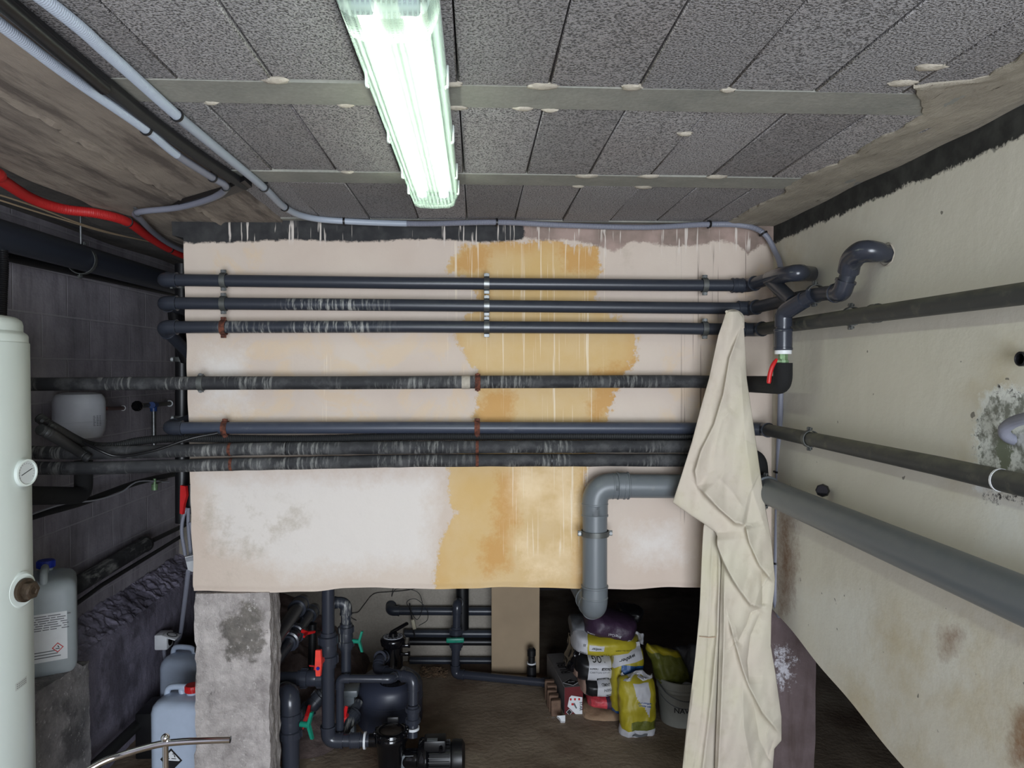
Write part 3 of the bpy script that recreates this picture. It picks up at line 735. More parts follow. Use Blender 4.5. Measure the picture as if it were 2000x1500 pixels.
# black tube and the dark channel it lies on
q = [PZ(-90, -75, CEIL-.034), PZ(60, 52, CEIL-.034), PZ(203, 172, CEIL-.034)]
tag(B().tube(smoothpath(q, 6), .0145, 14).obj('cable_tube', 'black'), 'short black tube ending above the grey conduits on the ceiling', 'cable tube')
q = [PZ(-60, -50, CEIL-.02)*3.2-PZ(0, 0, CEIL-.02)*2.2, PZ(215, 172, CEIL-.02), PZ(300, 240, CEIL-.02), PZ(400, 312, CEIL-.02), PZ(478, 362, CEIL-.02)]
ch = thing('lagged_ceiling_pipe', 'dark lagged pipe between the two ceiling conduits, ending at a bent bracket', 'pipe', q[1])
B().tube(smoothpath(q, 6), .0165, 14).obj('lagging', 'tar', ch)
B().prism([PZ(478, 352, CEIL-.03), PZ(492, 366, CEIL-.03), PZ(420, 393, CEIL-.03), PZ(400, 402, CEIL-.03), PZ(330, 412, CEIL-.03), PZ(352, 398, CEIL-.03), PZ(440, 372, CEIL-.03)], V(0, 0, .016)).obj('bracket', 'black', ch)
# red conduit and the cream cable
q = [PZ(-70, 310, ZD)+V(-.02, -1.3, 0), PZ(-70, 310, ZD), PZ(0, 350, ZD), PZ(62, 388, ZD), PZ(122, 408, ZD), PZ(190, 417, ZD), PZ(248, 433, ZD), PZ(290, 462, ZD), PZ(330, 486, ZD), PZ(372, 503, ZD), PZ(450, 522, ZD)]
rc = thing('red_conduit', 'thick red conduit sweeping along the edge of the left beam', 'conduit', q[3])
b = B(); ribbed(b, smoothpath(q, 8), .0185, .006, .06); b.obj('corrugated_tube', 'red_conduit', rc)
for i in (6, 8): clip(q[i], q[i+1]-q[i], V(0, 0, -1), .019, rc)
for k, (q, l) in enumerate([([(-40, 372), (0, 381), (70, 404), (160, 438), (230, 458), (292, 472)], 'upper of two cream cables slung below the red conduit'), ([(-40, 380), (0, 391), (60, 410), (120, 428), (200, 452), (270, 467)], 'lower of two cream cables slung below the red conduit')]):
    tag(B().tube(smoothpath([PX(x, y, -1.60) for x, y in q], 6), .0032, 8).obj('cable', M['wood']), l, 'cable')
# big hung pipe
XH = -1.72
q = [PX(-120, 425, XH), PX(0, 465, XH), PX(160, 508, XH), PX(330, 552, XH), PX(380, 566, XH)]
hp = thing('hung_drain_pipe', 'thick dark drain pipe hung from the recess ceiling by a rod', 'pipe', q[1])
B().tube([q[0]+(q[0]-q[4])*1.6, q[4]+(q[4]-q[3])*4], .056, 26).obj('pipe', 'pvc', hp)
cl = clamp(PX(160, 508, XH), q[2]-q[1], V(1, 0, -.15), .056, 'dull_steel', hp, ear=.02)
pr = PX(158, 486, XH)
B().cyl(V(pr.x, pr.y, pr.z-.02), V(pr.x, pr.y, CEIL+.06), .005, seg=8).obj('threaded_rod', 'steel', cl)
q2 = [PX(x, y, -1.80) for x, y in ((-300, 432), (12, 500), (200, 540), (420, 590))]
tag(B().tube([q2[0], q2[-1]], .02, 14).obj('thin_pipe', 'black'), 'thin black pipe tucked behind the hung drain pipe', 'pipe')
b = B(); ribbed(b, smoothpath([PX(4, 470, -1.72), PX(7, 520, -1.72), PX(5, 570, -1.72), PX(2, 660, -1.72)], 6), .017, .008, .12)
tag(b.obj('corrugated_hose', 'black'), 'black corrugated hose dropping behind the water heater', 'hose')

# ------------------------------------------------------------------ pipes over the front wall
YP = WY-.07
OUT = V(0, -1, 0)
def wallpt(l, Y=YP): return [PY(x, y, Y) for x, y in l]
def runx(name, label, pts, r, mat, rad, elbows, fit='pvc', cat='pipe', loc=None, group=None):
    t_ = thing(name, label, cat, loc or pts[len(pts)//2], group)
    B().tube(fillet(pts, rad), r, 20).obj('pipe', mat, t_)
    for i in elbows: elbow(pts, i, r, rad[i-1] if isinstance(rad, (list, tuple)) else rad, fit, t_)
    return t_
XR = 1.19
# top run (a)
back = V(0, .45, -.02)
l0 = PY(318, 546.5, YP)
pa_ = [l0+V(-.012, .75, .1), l0, PY(800, 553, YP), PY(1300, 557, YP), PY(1462, 557.5, YP), PX(1513, 541, XR-.03), PX(1546, 537, XR-.01), V(RX+.03, PX(1590, 535, RX).y, PX(1590, 535, RX).z)]
a_ = runx('pipe_run', 'uppermost dark pipe on the front wall, entering the right wall through a stubby bend', pa_, .0248, 'pvc', .03, [1, 4])
e = B().tube(smoothpath([PX(1503, 545, XR-.03), PX(1530, 537, XR-.045), PX(1560, 533, XR-.02), PX(1586, 535, RX-.01)], 6), [.030]*10+[.031]*4+[.028]*5, 18).obj('elbow', 'pvc_clean', a_)
socket(PY(1440, 557.5, YP), V(1, 0, 0), .0248, .05, 'pvc', a_)
# branch joining (a) to (b)
B().tube([PX(1506, 548, XR-.03), PX(1549, 590, XR-.05)], .027, 18).obj('branch', 'pvc', a_)
# (b)
l0 = PY(318, 592, YP)
pb0 = PX(1471, 602, XR); kb = PX(1644, 571, XR)
pb_ = [l0+V(-.012, .5, -.02), l0, PY(800, 596, YP), PY(1300, 601, YP), PY(1466, 602.5, YP), PX(1560, 582, XR-.01), PX(1612, 573, XR-.01), PX(1644, 572, XR-.01), PX(1662, 520, XR), PX(1680, 497, XR), V(RX+.02, PX(1736, 496, RX).y, PX(1736, 496, RX).z)]
b_ = runx('pipe_run', 'second dark pipe down the front wall, climbing an S-bend into the right wall', pb_, .0248, 'pvc_splash_b', [.03, .03, .03, .03, .03, .03, .02, .04, .03], [1, 4], cat='pipe')
elbow([pb_[6], pb_[7], pb_[8]], 1, .0258, .02, 'pvc_clean', b_)
q = smoothpath([PX(1657, 532, XR), PX(1664, 505, XR-.004), PX(1688, 489, XR), PX(1722, 494, RX-.03), PX(1738, 497, RX+.01)], 6)
B().tube(q, [.0325]*12+[.031]*6+[.027]*7, 20).obj('elbow', 'pvc_clean', b_)
B().lathe(PX(1733, 497, RX-.004), (1, .1, 0), [(.034, -.004), (.036, .0), (.034, .006)], 18).jitter(.004, 60).obj('mortar_collar', mort, b_)
socket(PY(1452, 602, YP), V(1, 0, 0), .0248, .05, 'pvc', b_)
# (c)
l0 = PY(318, 639, YP)
pc_ = [l0+V(-.012, .45, -.16), l0, PY(800, 638, YP), PY(1300, 641, YP), PY(1478, 644, YP), PX(1667, 618, XR), PX(2000, 573, XR), PX(2400, 519, XR)]
c_ = runx('pipe_run', 'third dark pipe down, lime-splashed at left and carried on along the right wall', pc_, .0248, 'pvc_splash_c', .03, [1, 4])
B().tube([pc_[4].lerp(pc_[5], .05), pc_[7]], .0252, 20).obj('pipe', 'pvc_dusty', c_, label='dust-covered length along the right wall')
cb = clamp(PX(1663, 618, XR), pc_[6]-pc_[5], V(-1, 0, 0), .0252, 'dull_steel', c_, stud=.05)
socket(PX(1710, 612, XR), pc_[6]-pc_[5], .0252, .03, 'pvc_dusty', c_, k=1.08)
cb = clamp(PX(1592, 574, XR-.01), pb_[7]-pb_[5], V(-1, 0, 0), .0275, 'dull_steel', b_, stud=.05)
# cascade of clamps
for (px, ys, mats, par) in [(437, (547.5, 593, 639.7), ('dull_steel', 'dull_steel', 'rust'), (a_, b_, c_)), (950.5, (554, 597, 638.5), ('steel', 'steel', 'steel'), (a_, b_, c_)), (1376, (557, None, 642), ('dull_steel', None, 'dull_steel'), (a_, None, c_))]:
    for y, m_, pr in zip(ys, mats, par):
        if y: clamp(PY(px, y, YP), V(1, 0, 0), OUT, .0252, m_, pr, stud=.042)
# wye and valve drop: from (b) down to the lagged pipe
w0 = PX(1585, 577, XR-.03); w1 = PX(1530, 611, XR-.075); w2 = w1+V(0, 0, -.06); w3 = V(w1.x, w1.y, PX(1523, 688, w1.x).z)
B().tube(fillet([w0, w1, w3], .05), .0262, 20).obj('branch', 'pvc_clean', b_)
B().tube(fillet([w0.lerp(w1, .25), w1, w1+V(0, 0, -.05)], .05), .0305, 20).obj('elbow', 'pvc_clean', b_)
socket(V(w1.x, w1.y, PX(1523, 664, w1.x).z), V(0, 0, 1), .0262, .078, 'pvc_clean', b_, k=1.22)
zt = lambda y: PX(1523, y, w1.x).z
vd = thing('drop_valve', 'small brass ball valve with a red lever under the branching dark pipes', 'valve', V(w1.x, w1.y, zt(716)))
B().cyl((w1.x, w1.y, zt(692)), (w1.x, w1.y, zt(684)), .030, seg=20).obj('white_collar', 'white', vd)
B().cyl((w1.x, w1.y, zt(718)), (w1.x, w1.y, zt(691)), .0165, seg=6).cyl((w1.x, w1.y, zt(712)), (w1.x, w1.y, zt(704)), .021, seg=8).obj('valve_body', 'brass', vd)
hz = V(w1.x-.035, w1.y-.012, zt(705))
B().cyl((w1.x-.012, w1.y-.012, zt(706)), hz, .008, seg=10).obj('spindle', 'brass', vd)
B().tube(smoothpath([hz+V(.004, -.006, .006), hz+V(-.012, -.008, -.018), hz+V(-.022, -.008, -.05), hz+V(-.026, -.008, -.082)], 5), [.005, .006, .007, .0075]+[.008]*11+[.006], 10).obj('lever', 'red', vd)
# (d) lagged pipe through the whole wall, ending in the black bend
dl = [PY(32, 750.5, YP-.03), PY(384, 748.5, YP-.02), PY(800, 747, YP), PY(1300, 745, YP), PY(1470, 749, YP-.02)]
d_ = thing('lagged_pipe', 'black foam-lagged pipe across the middle, rising to the brass valve at right', 'pipe', dl[2])
B().tube(smoothpath(dl, 6), .0268, 22).jitter(.0015, 30).obj('lagging', 'foam', d_)
el = [PY(1455, 750, YP-.02), V(w1.x, w1.y+.0, zt(752)), V(w1.x, w1.y, zt(709))]
B().tube(fillet([el[0], el[1]+V(0, 0, -.0), el[2]], .04, 8), .0335, 20).obj('lagged_bend', 'foam_new', d_, label='clean matt black foam bend')
clamp(PY(393, 748, YP-.02), V(1, 0, 0), OUT, .0262, 'dull_steel', d_, ear=.008)
clamp(PY(933, 746.5, YP), V(1, 0, 0), OUT, .0262, 'rust', d_, stud=.04, ear=.006)
ring(PY(910, 746.5, YP), V(1, 0, 0), .027, mort, d_, 'plaster_splash', L=.034, k=1.03)
# (e) bluish pipe
XE = 1.20
l0 = PY(328, 836, YP)
pe_ = [l0+V(.03, .6, .06), l0, PY(800, 835, YP), PY(1300, 836, YP), PY(1490, 838, YP), PX(1667, 875, XE), PX(1833, 910, XE), PX(2000, 948, XE), PX(2400, 1035, XE)]
e_ = runx('pipe_run', 'bluish-grey pipe above the lagged pair, carried on down the right wall past a white ring', pe_, .0243, 'pvc_blue', .03, [1, 4], fit='pvc')
B().tube([pe_[4].lerp(pe_[5], .06), pe_[5], pe_[6], pe_[7], pe_[8]], .0256, 20).obj('pipe', 'pvc_dusty', e_, label='dust-covered length along the right wall')
clamp(PX(1582, 857, XE), pe_[6]-pe_[5], V(-1, 0, 0), .0258, 'dull_steel', e_, stud=.04)
ring(PX(1954, 937.5, XE), pe_[7]-pe_[6], .0262, 'white', e_, 'white_ring', L=.006, k=1.02)
clamp(PY(440, 836, YP), V(1, 0, 0), OUT, .0247, 'rust', e_, stud=.04, ear=.010)
clamp(PY(932, 835, YP), V(1, 0, 0), OUT, .0247, 'rust', e_, stud=.04, ear=.010)
# (f) corrugated hose wedged behind
q = [PX(75, 815, -1.50), PX(110, 838, -1.45), PY(170, 868, 2.95), PY(220, 872, 2.93), PY(270, 862, 2.93), PY(340, 856, 2.95), PY(440, 857, YP+.008), PY(560, 858, YP+.01), PY(640, 857, YP+.008), PY(800, 853, YP+.01), PY(1000, 852, YP+.01), PY(1200, 852, YP+.01), PY(1380, 853, YP+.01)]
b = B(); ribbed(b, smoothpath(q, 8), .0175, .0075, .14, 12)
tag(b.obj('corrugated_hose', 'tar'), 'dusty black corrugated hose squeezed between the bluish and lagged pipes', 'hose')
# (g) and (h) lagged pair
XG = 1.09
def lagged(pts, r, label, seams, seed):
    t_ = thing('lagged_pipe', label, 'pipe', pts[2])
    sp = smoothpath(pts, 10)
    B().tube(sp, r, 20).jitter(.0022, 14, seed).obj('lagging', 'foam', t_)
    for s in seams:
        d = (PY(s+10, 880, YP)-PY(s, 880, YP)); y = np.interp(PY(s, 880, YP).x, [p.x for p in sp], [p.z for p in sp])
        yy = np.interp(PY(s, 880, YP).x, [p.x for p in sp], [p.y for p in sp])
        c = V(PY(s, 880, YP).x, yy, y)
        ring(c, d, r*1.0, 'rust' if s in (452, 932) else 'black', t_, 'pipe_band' if s in (452, 932) else 'tape_joint', L=.012 if s in (452, 932) else .004, k=1.04)
    return t_
lagged([PY(30, 884, YP-.03), PY(200, 884, YP-.03), PY(400, 879, YP-.015), PY(560, 876, YP-.015), PY(800, 874, YP-.015), PY(1000, 872.5, YP-.015), PY(1300, 872, YP-.015), PY(1440, 872, YP-.015)], .0262, 'upper of the two touching lagged pipes below the bluish pipe', (452, 562, 932), 1)
h_ = lagged([PY(30, 914, YP-.03), PY(200, 914, YP-.03), PY(400, 908, YP), PY(560, 905, YP), PY(800, 900, YP), PY(1000, 899, YP), PY(1300, 899, YP), PY(1440, 899, YP)], .0262, 'lower of the two touching lagged pipes, just above the bare lower wall', (452, 932, 1077), 2)
B().tube(fillet([PY(1430, 893, YP-.02), PY(1483, 889, YP-.03), PY(1487, 945, YP-.03), PY(1487, 985, YP+.0)], .05, 8), .031, 18).obj('lagged_bend', 'foam_new', h_, label='clean matt black bend beside the cloth')
# thin cable over the hose
q = [PX(82, 822, -1.42), PY(130, 845, 2.8), PY(195, 880, 2.82), PY(235, 891, 2.84), PY(300, 880, 2.84), PY(370, 857, 2.86), PY(425, 846, 2.90)]
tag(B().tube(smoothpath(q, 8), .0055, 10).obj('cable', 'black'), 'thin dark cable drooping across the lagged pipes near the water heater', 'cable')
b = B(); ribbed(b, smoothpath([PX(78, 838, -1.40), PX(105, 852, -1.40), PY(150, 880, 2.80), PY(175, 897, 2.84)], 6), .019, .009, .12)
tag(b.obj('corrugated_hose', 'tar'), 'short thick black hose looping down beside the water heater', 'hose')
# ------------------------------------------------------------------ grey drain
YG = WY-.095; XB = 1.17; R11 = .0525
g3 = PY(1162, 949, YG); gb = V(g3.x, YG, PY(1160, 1192, YG).z)
gp = [PX(2400, 1345, XB), PX(2000, 1154, XB), PX(1750, 1060-14, XB), V(XB, YG, PY(1500, 951, YG).z), g3, gb, V(g3.x-.06, YG+.5, gb.z+.10), V(g3.x-.20, YG+1.2, gb.z+.26)]
gr = thing('grey_drain_pipe', 'thick grey drain pipe along the right wall that turns down below the front wall', 'pipe', g3)
B().tube([gp[0], gp[3]+ (gp[2]-gp[3]).normalized()*.02], R11, 32).obj('pipe', 'grey_pvc', gr)
B().tube([gp[3], gp[4]+V(.05, 0, 0)], R11*.93, 32).obj('pipe', 'grey_pvc', gr)
B().tube([g3+V(0, 0, -.05), gb+V(0, 0, .03)], R11*.97, 32).obj('pipe', 'grey_pvc', gr)
B().tube([gb+V(0, .02, 0), gp[6], gp[7]], R11*.97, 24).obj('pipe', 'grey_pvc', gr)
def big_elbow(pts, i, r, rad, k=1.05):
    p = Vector(pts[i]); a = (Vector(pts[i-1])-p).normalized(); c = (Vector(pts[i+1])-p).normalized(); A = p+a*rad; C = p+c*rad; n = 10
    q = [A+a*.045]+[A*(1-u)**2+p*2*u*(1-u)+C*u*u for u in [j/n for j in range(n+1)]]+[C+c*.045]
    b = B().tube(q, r*k, 32)
    for s0, d in ((q[0], a), (q[-1], c)): b.lathe(s0-d*.05, d, [(r*k, 0), (r*k*1.03, .002), (r*k*1.03, .006), (r*k, .008), (r*k, .046), (r*k*1.045, .048), (r*k*1.045, .054), (r*.95, .055)], 32)
    return b.obj('elbow', 'grey_pvc', gr)
big_elbow(gp, 4, R11*.96, .075); big_elbow(gp, 3, R11, .06); big_elbow(gp, 5, R11*.97, .055)
socket(g3+V(.115, 0, 0), V(1, 0, 0), R11*.95, .05, 'grey_pvc', gr, k=1.09)
clamp(PY(1162, 1041, YG), V(0, 0, 1), OUT, R11*.99, 'dull_steel', gr, ear=.016, stud=.03)
dd = (gp[1]-gp[2]).normalized()
clamp(V(XB, YG, gp[3].z)+dd*.085, dd, V(-1, 0, 0), R11*1.07, 'dull_steel', gr, ear=.014)
# tap and loose ends on the right wall
tp = thing('wall_tap', 'small black tap knob on the right wall over the grey drain pipe', 'tap', PX(1607, 958, RX-.02))
c = PX(1607, 958, RX-.035)
B().lathe(c, (-.7, -1, .1), [(0, -.012), (.020, -.012), (.024, -.006), (.024, .008), (.020, .014), (0, .014)], 8).obj('knob', 'black_gloss', tp)
B().cyl(c, V(RX+.01, c.y+.05, c.z), .009, seg=10).obj('stem', 'dull_steel', tp)
ws = thing('wall_pipe_stub', 'short dark pipe stub sticking out high on the right wall at the frame edge', 'pipe', PX(1993, 702, RX-.03))
c = PX(1992, 701, RX-.035); B().lathe(c, (1, .05, 0), [(.012, .0), (.014, -.002), (.017, 0), (.017, .05)], 18).lathe(c, (1, .05, 0), [(.012, 0), (.012, .03), (0, .03)], 18).obj('stub', 'black', ws)
b = B(); ribbed(b, smoothpath([PX(2060, 800, RX-.10), PX(2010, 815, RX-.08), PX(1980, 824, RX-.06), PX(1962, 838, RX-.045), PX(1967, 853, RX-.02), PX(1990, 862, RX+.02)], 8), .0135, .006, .1)
tag(b.obj('flexible_conduit', 'conduit_grey'), 'grey corrugated conduit curling out of the damp patch on the right wall', 'conduit')
# ------------------------------------------------------------------ water heater at the left edge
BX, BY, BR = -1.58, 2.10, .262
wh = thing('water_heater', 'tall white cylindrical water heater standing at the left edge', 'water heater', (BX, BY, .1))
zt_ = 2.105
B().lathe((BX, BY, .12), (0, 0, 1), [(0, 0), (BR-.02, 0), (BR, .03), (BR, zt_-.12-.078), (BR-.001, zt_-.12-.076), (BR-.004, zt_-.12-.073)], 96).obj('body', 'enamel', wh)
B().lathe((BX, BY, zt_-.078), (0, 0, 1), [(BR-.004, 0), (BR-.003, .004), (BR-.003, .022), (BR-.006, .028), (BR-.016, .036), (BR-.016, .055), (BR-.019, .068), (BR-.03, .077), (BR-.05, .081), (0, .086)], 96).obj('lid', 'enamel', wh)
for a_ in range(3):
    an = a_*2.1+.3; B().cyl((BX+.18*math.cos(an), BY+.18*math.sin(an), 0), (BX+.18*math.cos(an), BY+.18*math.sin(an), .13), .025).obj('foot', 'black', wh)
def onheater(px, py, r=BR):
    d = ray(px, py); o = CAM
    a = d.x*d.x+d.y*d.y; b_ = 2*((o.x-BX)*d.x+(o.y-BY)*d.y); c = (o.x-BX)**2+(o.y-BY)**2-r*r
    t_ = (-b_-math.sqrt(max(0, b_*b_-4*a*c)))/(2*a); p = o+d*t_; n = V(p.x-BX, p.y-BY, 0).normalized(); return p, n
p, n = onheater(44, 923); n = Matrix.Rotation(math.radians(-16), 3, 'Z') @ n
ga = B().lathe(p-n*.004, n, [(0, 0), (.041, 0), (.041, .014), (.039, .020), (.034, .021), (.033, .016), (0, .016)], 40).obj('gauge', 'enamel', wh)
s = V(-n.y, n.x, 0)
B().lathe(p+n*.0124, n, [(0, 0), (.033, 0), (.033, .0006), (0, .0006)], 40).obj('dial', plain('dial_face', (186, 190, 188), .3, var=.02), ga)
B().box(p+n*.0140+V(0, 0, .002), (.042, .0016, .0012), ((s*.93+V(0, 0, .36)).normalized(), (V(0, 0, .93)-s*.36).normalized(), n)).obj('needle', 'ink', ga)
b = B()
for k in range(15):
    an = math.radians(-30+k*17); u = s*math.cos(an)+V(0, 0, 1)*math.sin(an); w = n.cross(u)
    b.box(p+n*.0134+u*.027, (.004, .0008, .0005), (u, w, n))
b.obj('scale_marks', 'ink_grey', ga)
p, n = onheater(40, 1152); n = Matrix.Rotation(math.radians(-14), 3, 'Z') @ n
fl = B().lathe(p-n*.006, n, [(0, 0), (.052, 0), (.052, .008), (.046, .014), (.030, .014), (0, .014)], 40).obj('port_flange', 'enamel', wh)
p2, n2 = p+n*.006, n
B().lathe(p2, n2, [(.030, 0), (.034, .004), (.034, .014), (.028, .016), (.024, .016)], 32).lathe(p2+n2*.014, n2, [(0, 0), (.0265, 0), (.0265, .020), (.021, .024), (.012, .024), (.010, .021), (0, .021)], 6).obj('hex_plug', 'brown_iron', wh)
p, n = onheater(42, 1335, BR+.0004)
def cyl_conf(p, n, tilt=0.0):
    s0 = V(-n.y, n.x, 0)
    def f(x, y):
        x, y = x*math.cos(tilt)-y*math.sin(tilt), x*math.sin(tilt)+y*math.cos(tilt)
        an = math.atan2(n.y, n.x)+x/BR; return V(BX+(BR+.0008)*math.cos(an), BY+(BR+.0008)*math.sin(an), p.z+y)
    return f
f = cyl_conf(p, n)
lb = decal(p, s, V(0, 0, 1), .055, .022, plain('sticker_paper', (190, 194, 188), .5, var=.03), wh, 'sticker', conf=f, n=8)
for k, tx in enumerate(['termo 150 l', '230V  1500 W', 'n 04412']): pass
b = B()
for k in range(3):
    for j in range(6): 
        f2 = lambda u, v, k=k, j=j: f(-.022+j*.008+u*.006, .0045-k*.0055+v*.002) + V(0, 0, 0)
        g = b.grid(lambda u, v: f2(u, v)+n*.0004, 2, 1)
b.obj('printed_lines', 'ink_grey', wh)

# ------------------------------------------------------------------ expansion vessel and small plumbing on the left wall
c = PX(155, 814, -1.775)
ev = thing('expansion_vessel', 'white expansion vessel under the lagged pipe on the block wall', 'expansion vessel', c)
R = .104; H = .218
B().lathe(c-V(0, 0, H/2), (0, 0, 1), [(0, 0), (R*.55, .003), (R*.85, .018), (R*.97, .045), (R, .075), (R, H*.40), (R+.0015, H*.405), (R+.0015, H*.42), (R, H*.425), (R, H-.045), (R*.96, H-.024), (R*.85, H-.008), (R*.55, H), (0, H)], 48).obj('tank', 'grey_white', ev)
n = (V(CAM.x, CAM.y, 0)-V(c.x, c.y, 0)).normalized(); n = Matrix.Rotation(math.radians(42), 3, 'Z') @ n; s = V(-n.y, n.x, 0)
b = B(); random.seed(3)
def vc(x, y): 
    an = math.atan2(n.y, n.x)+x/R; return V(c.x+(R+.0009)*math.cos(an), c.y+(R+.0009)*math.sin(an), c.z-.018+y)
for k in range(7):
    for j in range(3):
        w = random.uniform(.007, .012); b.grid(lambda u, v: vc(-.022+j*.015+u*w, .022-k*.0068+v*.0022), 2, 1)
b.obj('printed_lines', 'ink', ev)
B().cyl(c-V(0, 0, H/2+.04), c-V(0, 0, H/2), .012).obj('connector', 'steel', ev)
B().cyl(c-V(.18, 0, .02), c-V(.10, 0, .02), .012).obj('wall_bracket', 'steel', ev)
cs = thing('copper_pipe', 'short brown copper pipe between the white vessel and the block wall', 'pipe', PX(222, 797, -1.86))
q0, q1 = PX(206, 798, -1.80), PX(240, 797, LX+.005)
B().cyl(q0, q1, .0105).obj('pipe', 'copper', cs); ring(q1, q1-q0, .012, 'white', cs, 'wall_rosette', L=.006, k=1.25)
# blue tee tap
XT = -1.80
bt = thing('tee_tap', 'blue tee fitting with a black knob and a steel pipe on the block wall', 'tap', PX(300, 792, XT))
k0, k1, k2 = PX(268, 793, XT+.04), PX(300, 791, XT), PX(331, 788, LX+.01)
B().lathe(k0, k1-k0, [(0, -.01), (.020, -.01), (.028, -.004), (.028, .012), (.022, .022), (0, .022)], 10).obj('knob', 'black_gloss', bt)
B().cyl(k0, k2, .0125, seg=14).obj('pipe', 'dull_steel', bt)
B().cyl(k1-(k1-k0).normalized()*.035, k1+(k1-k0).normalized()*.035, .0185, seg=16).cyl(k1, k1-V(0, 0, .035), .0185, seg=16).obj('tee', 'tee_blue', bt)
B().cyl(k1-V(0, 0, .03), V(k1.x, k1.y, PX(303, 870, XT).z), .0125, seg=14).obj('pipe', 'steel', bt)
ring(k2, k2-k1, .014, 'steel', bt, 'wall_rosette', L=.006, k=1.5)
# lagged bend behind the heater
q = [PX(40, 968, -1.70), PX(150, 968, -1.70), PX(162, 962, -1.70), PX(163, 905, -1.70)]
tag(B().tube(fillet([PX(30, 968, -1.70), PX(163, 968, -1.70), PX(163, 900, -1.70)], .05, 8), .036, 20).jitter(.002, 15).obj('lagged_bend', 'foam_new'), 'fat black foam-lagged bend just right of the water heater, under the lagged pipes', 'pipe')
# sloping thin pipe with a stub valve
XS = -1.86
sl = thing('sloping_pipe', 'thin dark pipe sloping up the block wall below the lagged pipes', 'pipe', PX(230, 962, XS))
B().tube(smoothpath([PX(40, 1016, XS), PX(90, 1001, XS), PX(165, 980, XS), PX(270, 942, XS), PX(372, 920, XS)], 6), .015, 14).obj('pipe', 'tar', sl)
B().tube(smoothpath([PX(60, 1005, XS+.03), PX(125, 984, XS+.03), PX(185, 977, XS+.03), PX(235, 962, XS+.03), PX(272, 940, XS+.03), PX(330, 942, XS+.03)], 6), .004, 8).obj('wire', 'grey_white', sl)
tb = thing('brass_fitting', 'small pale fitting hanging on the sloping thin pipe', 'valve', PX(302, 945, XS+.03))
c = PX(302, 945, XS+.03)
B().cyl(c-V(0, 0, .035), c, .017).cyl(c, c+V(0, 0, .03), .008).obj('body', 'brass', tb); B().cyl(c+V(.0, .0, .0), PX(325, 936, XS+.02), .008).obj('arm', 'steel', tb)
# fat lagged pipe higher than the ledge
XF = -1.87
fp = thing('ledge_pipe', 'fat grimy lagged pipe climbing along the ledge of the block wall', 'pipe', PX(215, 1100, XF))
a0, a1 = PX(60, 1196, XF), PX(283, 1063, XF)
B().tube([a0, a1], .042, 22).jitter(.003, 9).obj('lagging', 'foam', fp)
ring(a1, a1-a0, .043, 'black', fp, 'end_cap', L=.02, k=1.05)
B().tube([a1, PX(362, 1025, XF+.0)], .013, 12).obj('pipe', 'tar', fp)
tag(B().tube([PX(100, 1215, FX0-.02), PX(200, 1142, FX0-.05), PX(355, 1047, FX0-.05)], .011, 10).obj('thin_pipe', 'tar'), 'thin pipe running just under the fat lagged pipe on the ledge', 'pipe')
tag(B().tube([PX(180, 1500, FX0+.09), PX(290, 1395, FX0+.09), PX(330, 1360, FX0+.09)], .026, 14).obj('floor_pipe', 'tar'), 'dark pipe along the foot of the foundation wall behind the concrete block', 'pipe')
# dark upright pipe in the gap beside the front wall
up = thing('riser_pipe', 'black upright pipe in the gap left of the front wall', 'pipe', V(-1.40, 3.46, .3))
B().tube([V(-1.405, 3.46, 1.22), V(-1.395, 3.46, 2.45)], .032, 18).obj('pipe', 'black', up)
B().tube(fillet([PY(340, 598, 3.25), PY(346, 650, 3.30), PY(366, 704, 3.36)], .05), .030, 16).obj('branch', 'black', up)
for y in (455, 560, 702, 816):
    clamp(V(-1.40, 3.46, PY(366, y, 3.46).z), V(0, 0, 1), V(.2, -1, 0), .032, 'dull_steel', up)
# red-lever valve, conduits, switch and socket
rv = thing('lever_valve', 'black valve with a long red lever beside the left edge of the front wall', 'valve', PY(372, 975, 3.34))
B().cyl(PY(373, 1003, 3.36), PY(373, 946, 3.36), .020, seg=16).obj('body', 'black', rv)
lv = [PY(352, 948, 3.31), PY(362, 950, 3.31), PY(364, 968, 3.31), PY(359, 985, 3.30), PY(356, 1005, 3.29), PY(351, 1003, 3.29), PY(353, 972, 3.31)]
B().prism(lv, V(.004, .016, 0)).obj('lever', 'red', rv)
for k, (l, lab) in enumerate([([(366, 992), (358, 1010), (355, 1040), (362, 1085)], 'leftmost of three short grey conduits above the wall switch'), ([(368, 992), (368, 1030), (373, 1085)], 'middle of three short grey conduits above the wall switch'), ([(371, 1020), (377, 1045), (382, 1085)], 'rightmost of three short grey conduits above the wall switch')]):
    b = B(); ribbed(b, smoothpath([PY(x, y, 3.32-.015*k) for x, y in l], 6), .0085, .005, .12); tag(b.obj('cable_conduit', 'conduit_grey'), lab, 'conduit')
sw = thing('wall_switch', 'white switch box hanging at the left edge of the front wall', 'switch', PY(374, 1100, 3.26))
b = B().prism([PY(361, 1088, 3.24), PY(384, 1083, 3.20), PY(385, 1114, 3.20), PY(375, 1117, 3.22), (PY(372, 1115, 3.22)), PY(367, 1113, 3.24)], V(.0, .05, 0)); b.obj('box', 'white', sw)
B().prism([PY(363, 1090, 3.236), PY(382, 1086, 3.196), PY(383, 1094, 3.196), PY(364, 1097, 3.236)], V(0, -.004, 0)).obj('rocker', 'grey_white', sw)
b = B(); ribbed(b, smoothpath([PY(368, 1115, 3.3), PY(364, 1150, 3.45), PY(357, 1205, 3.75), PX(352, 1240, -1.70), PX(342, 1262, -1.72), PX(331, 1296, -1.73), PX(322, 1283, -1.74), PX(320, 1262, -1.75)], 7), .011, .006, .12)
tag(b.obj('socket_conduit', 'conduit_grey'), 'grey conduit from the wall switch down to the open socket', 'conduit')
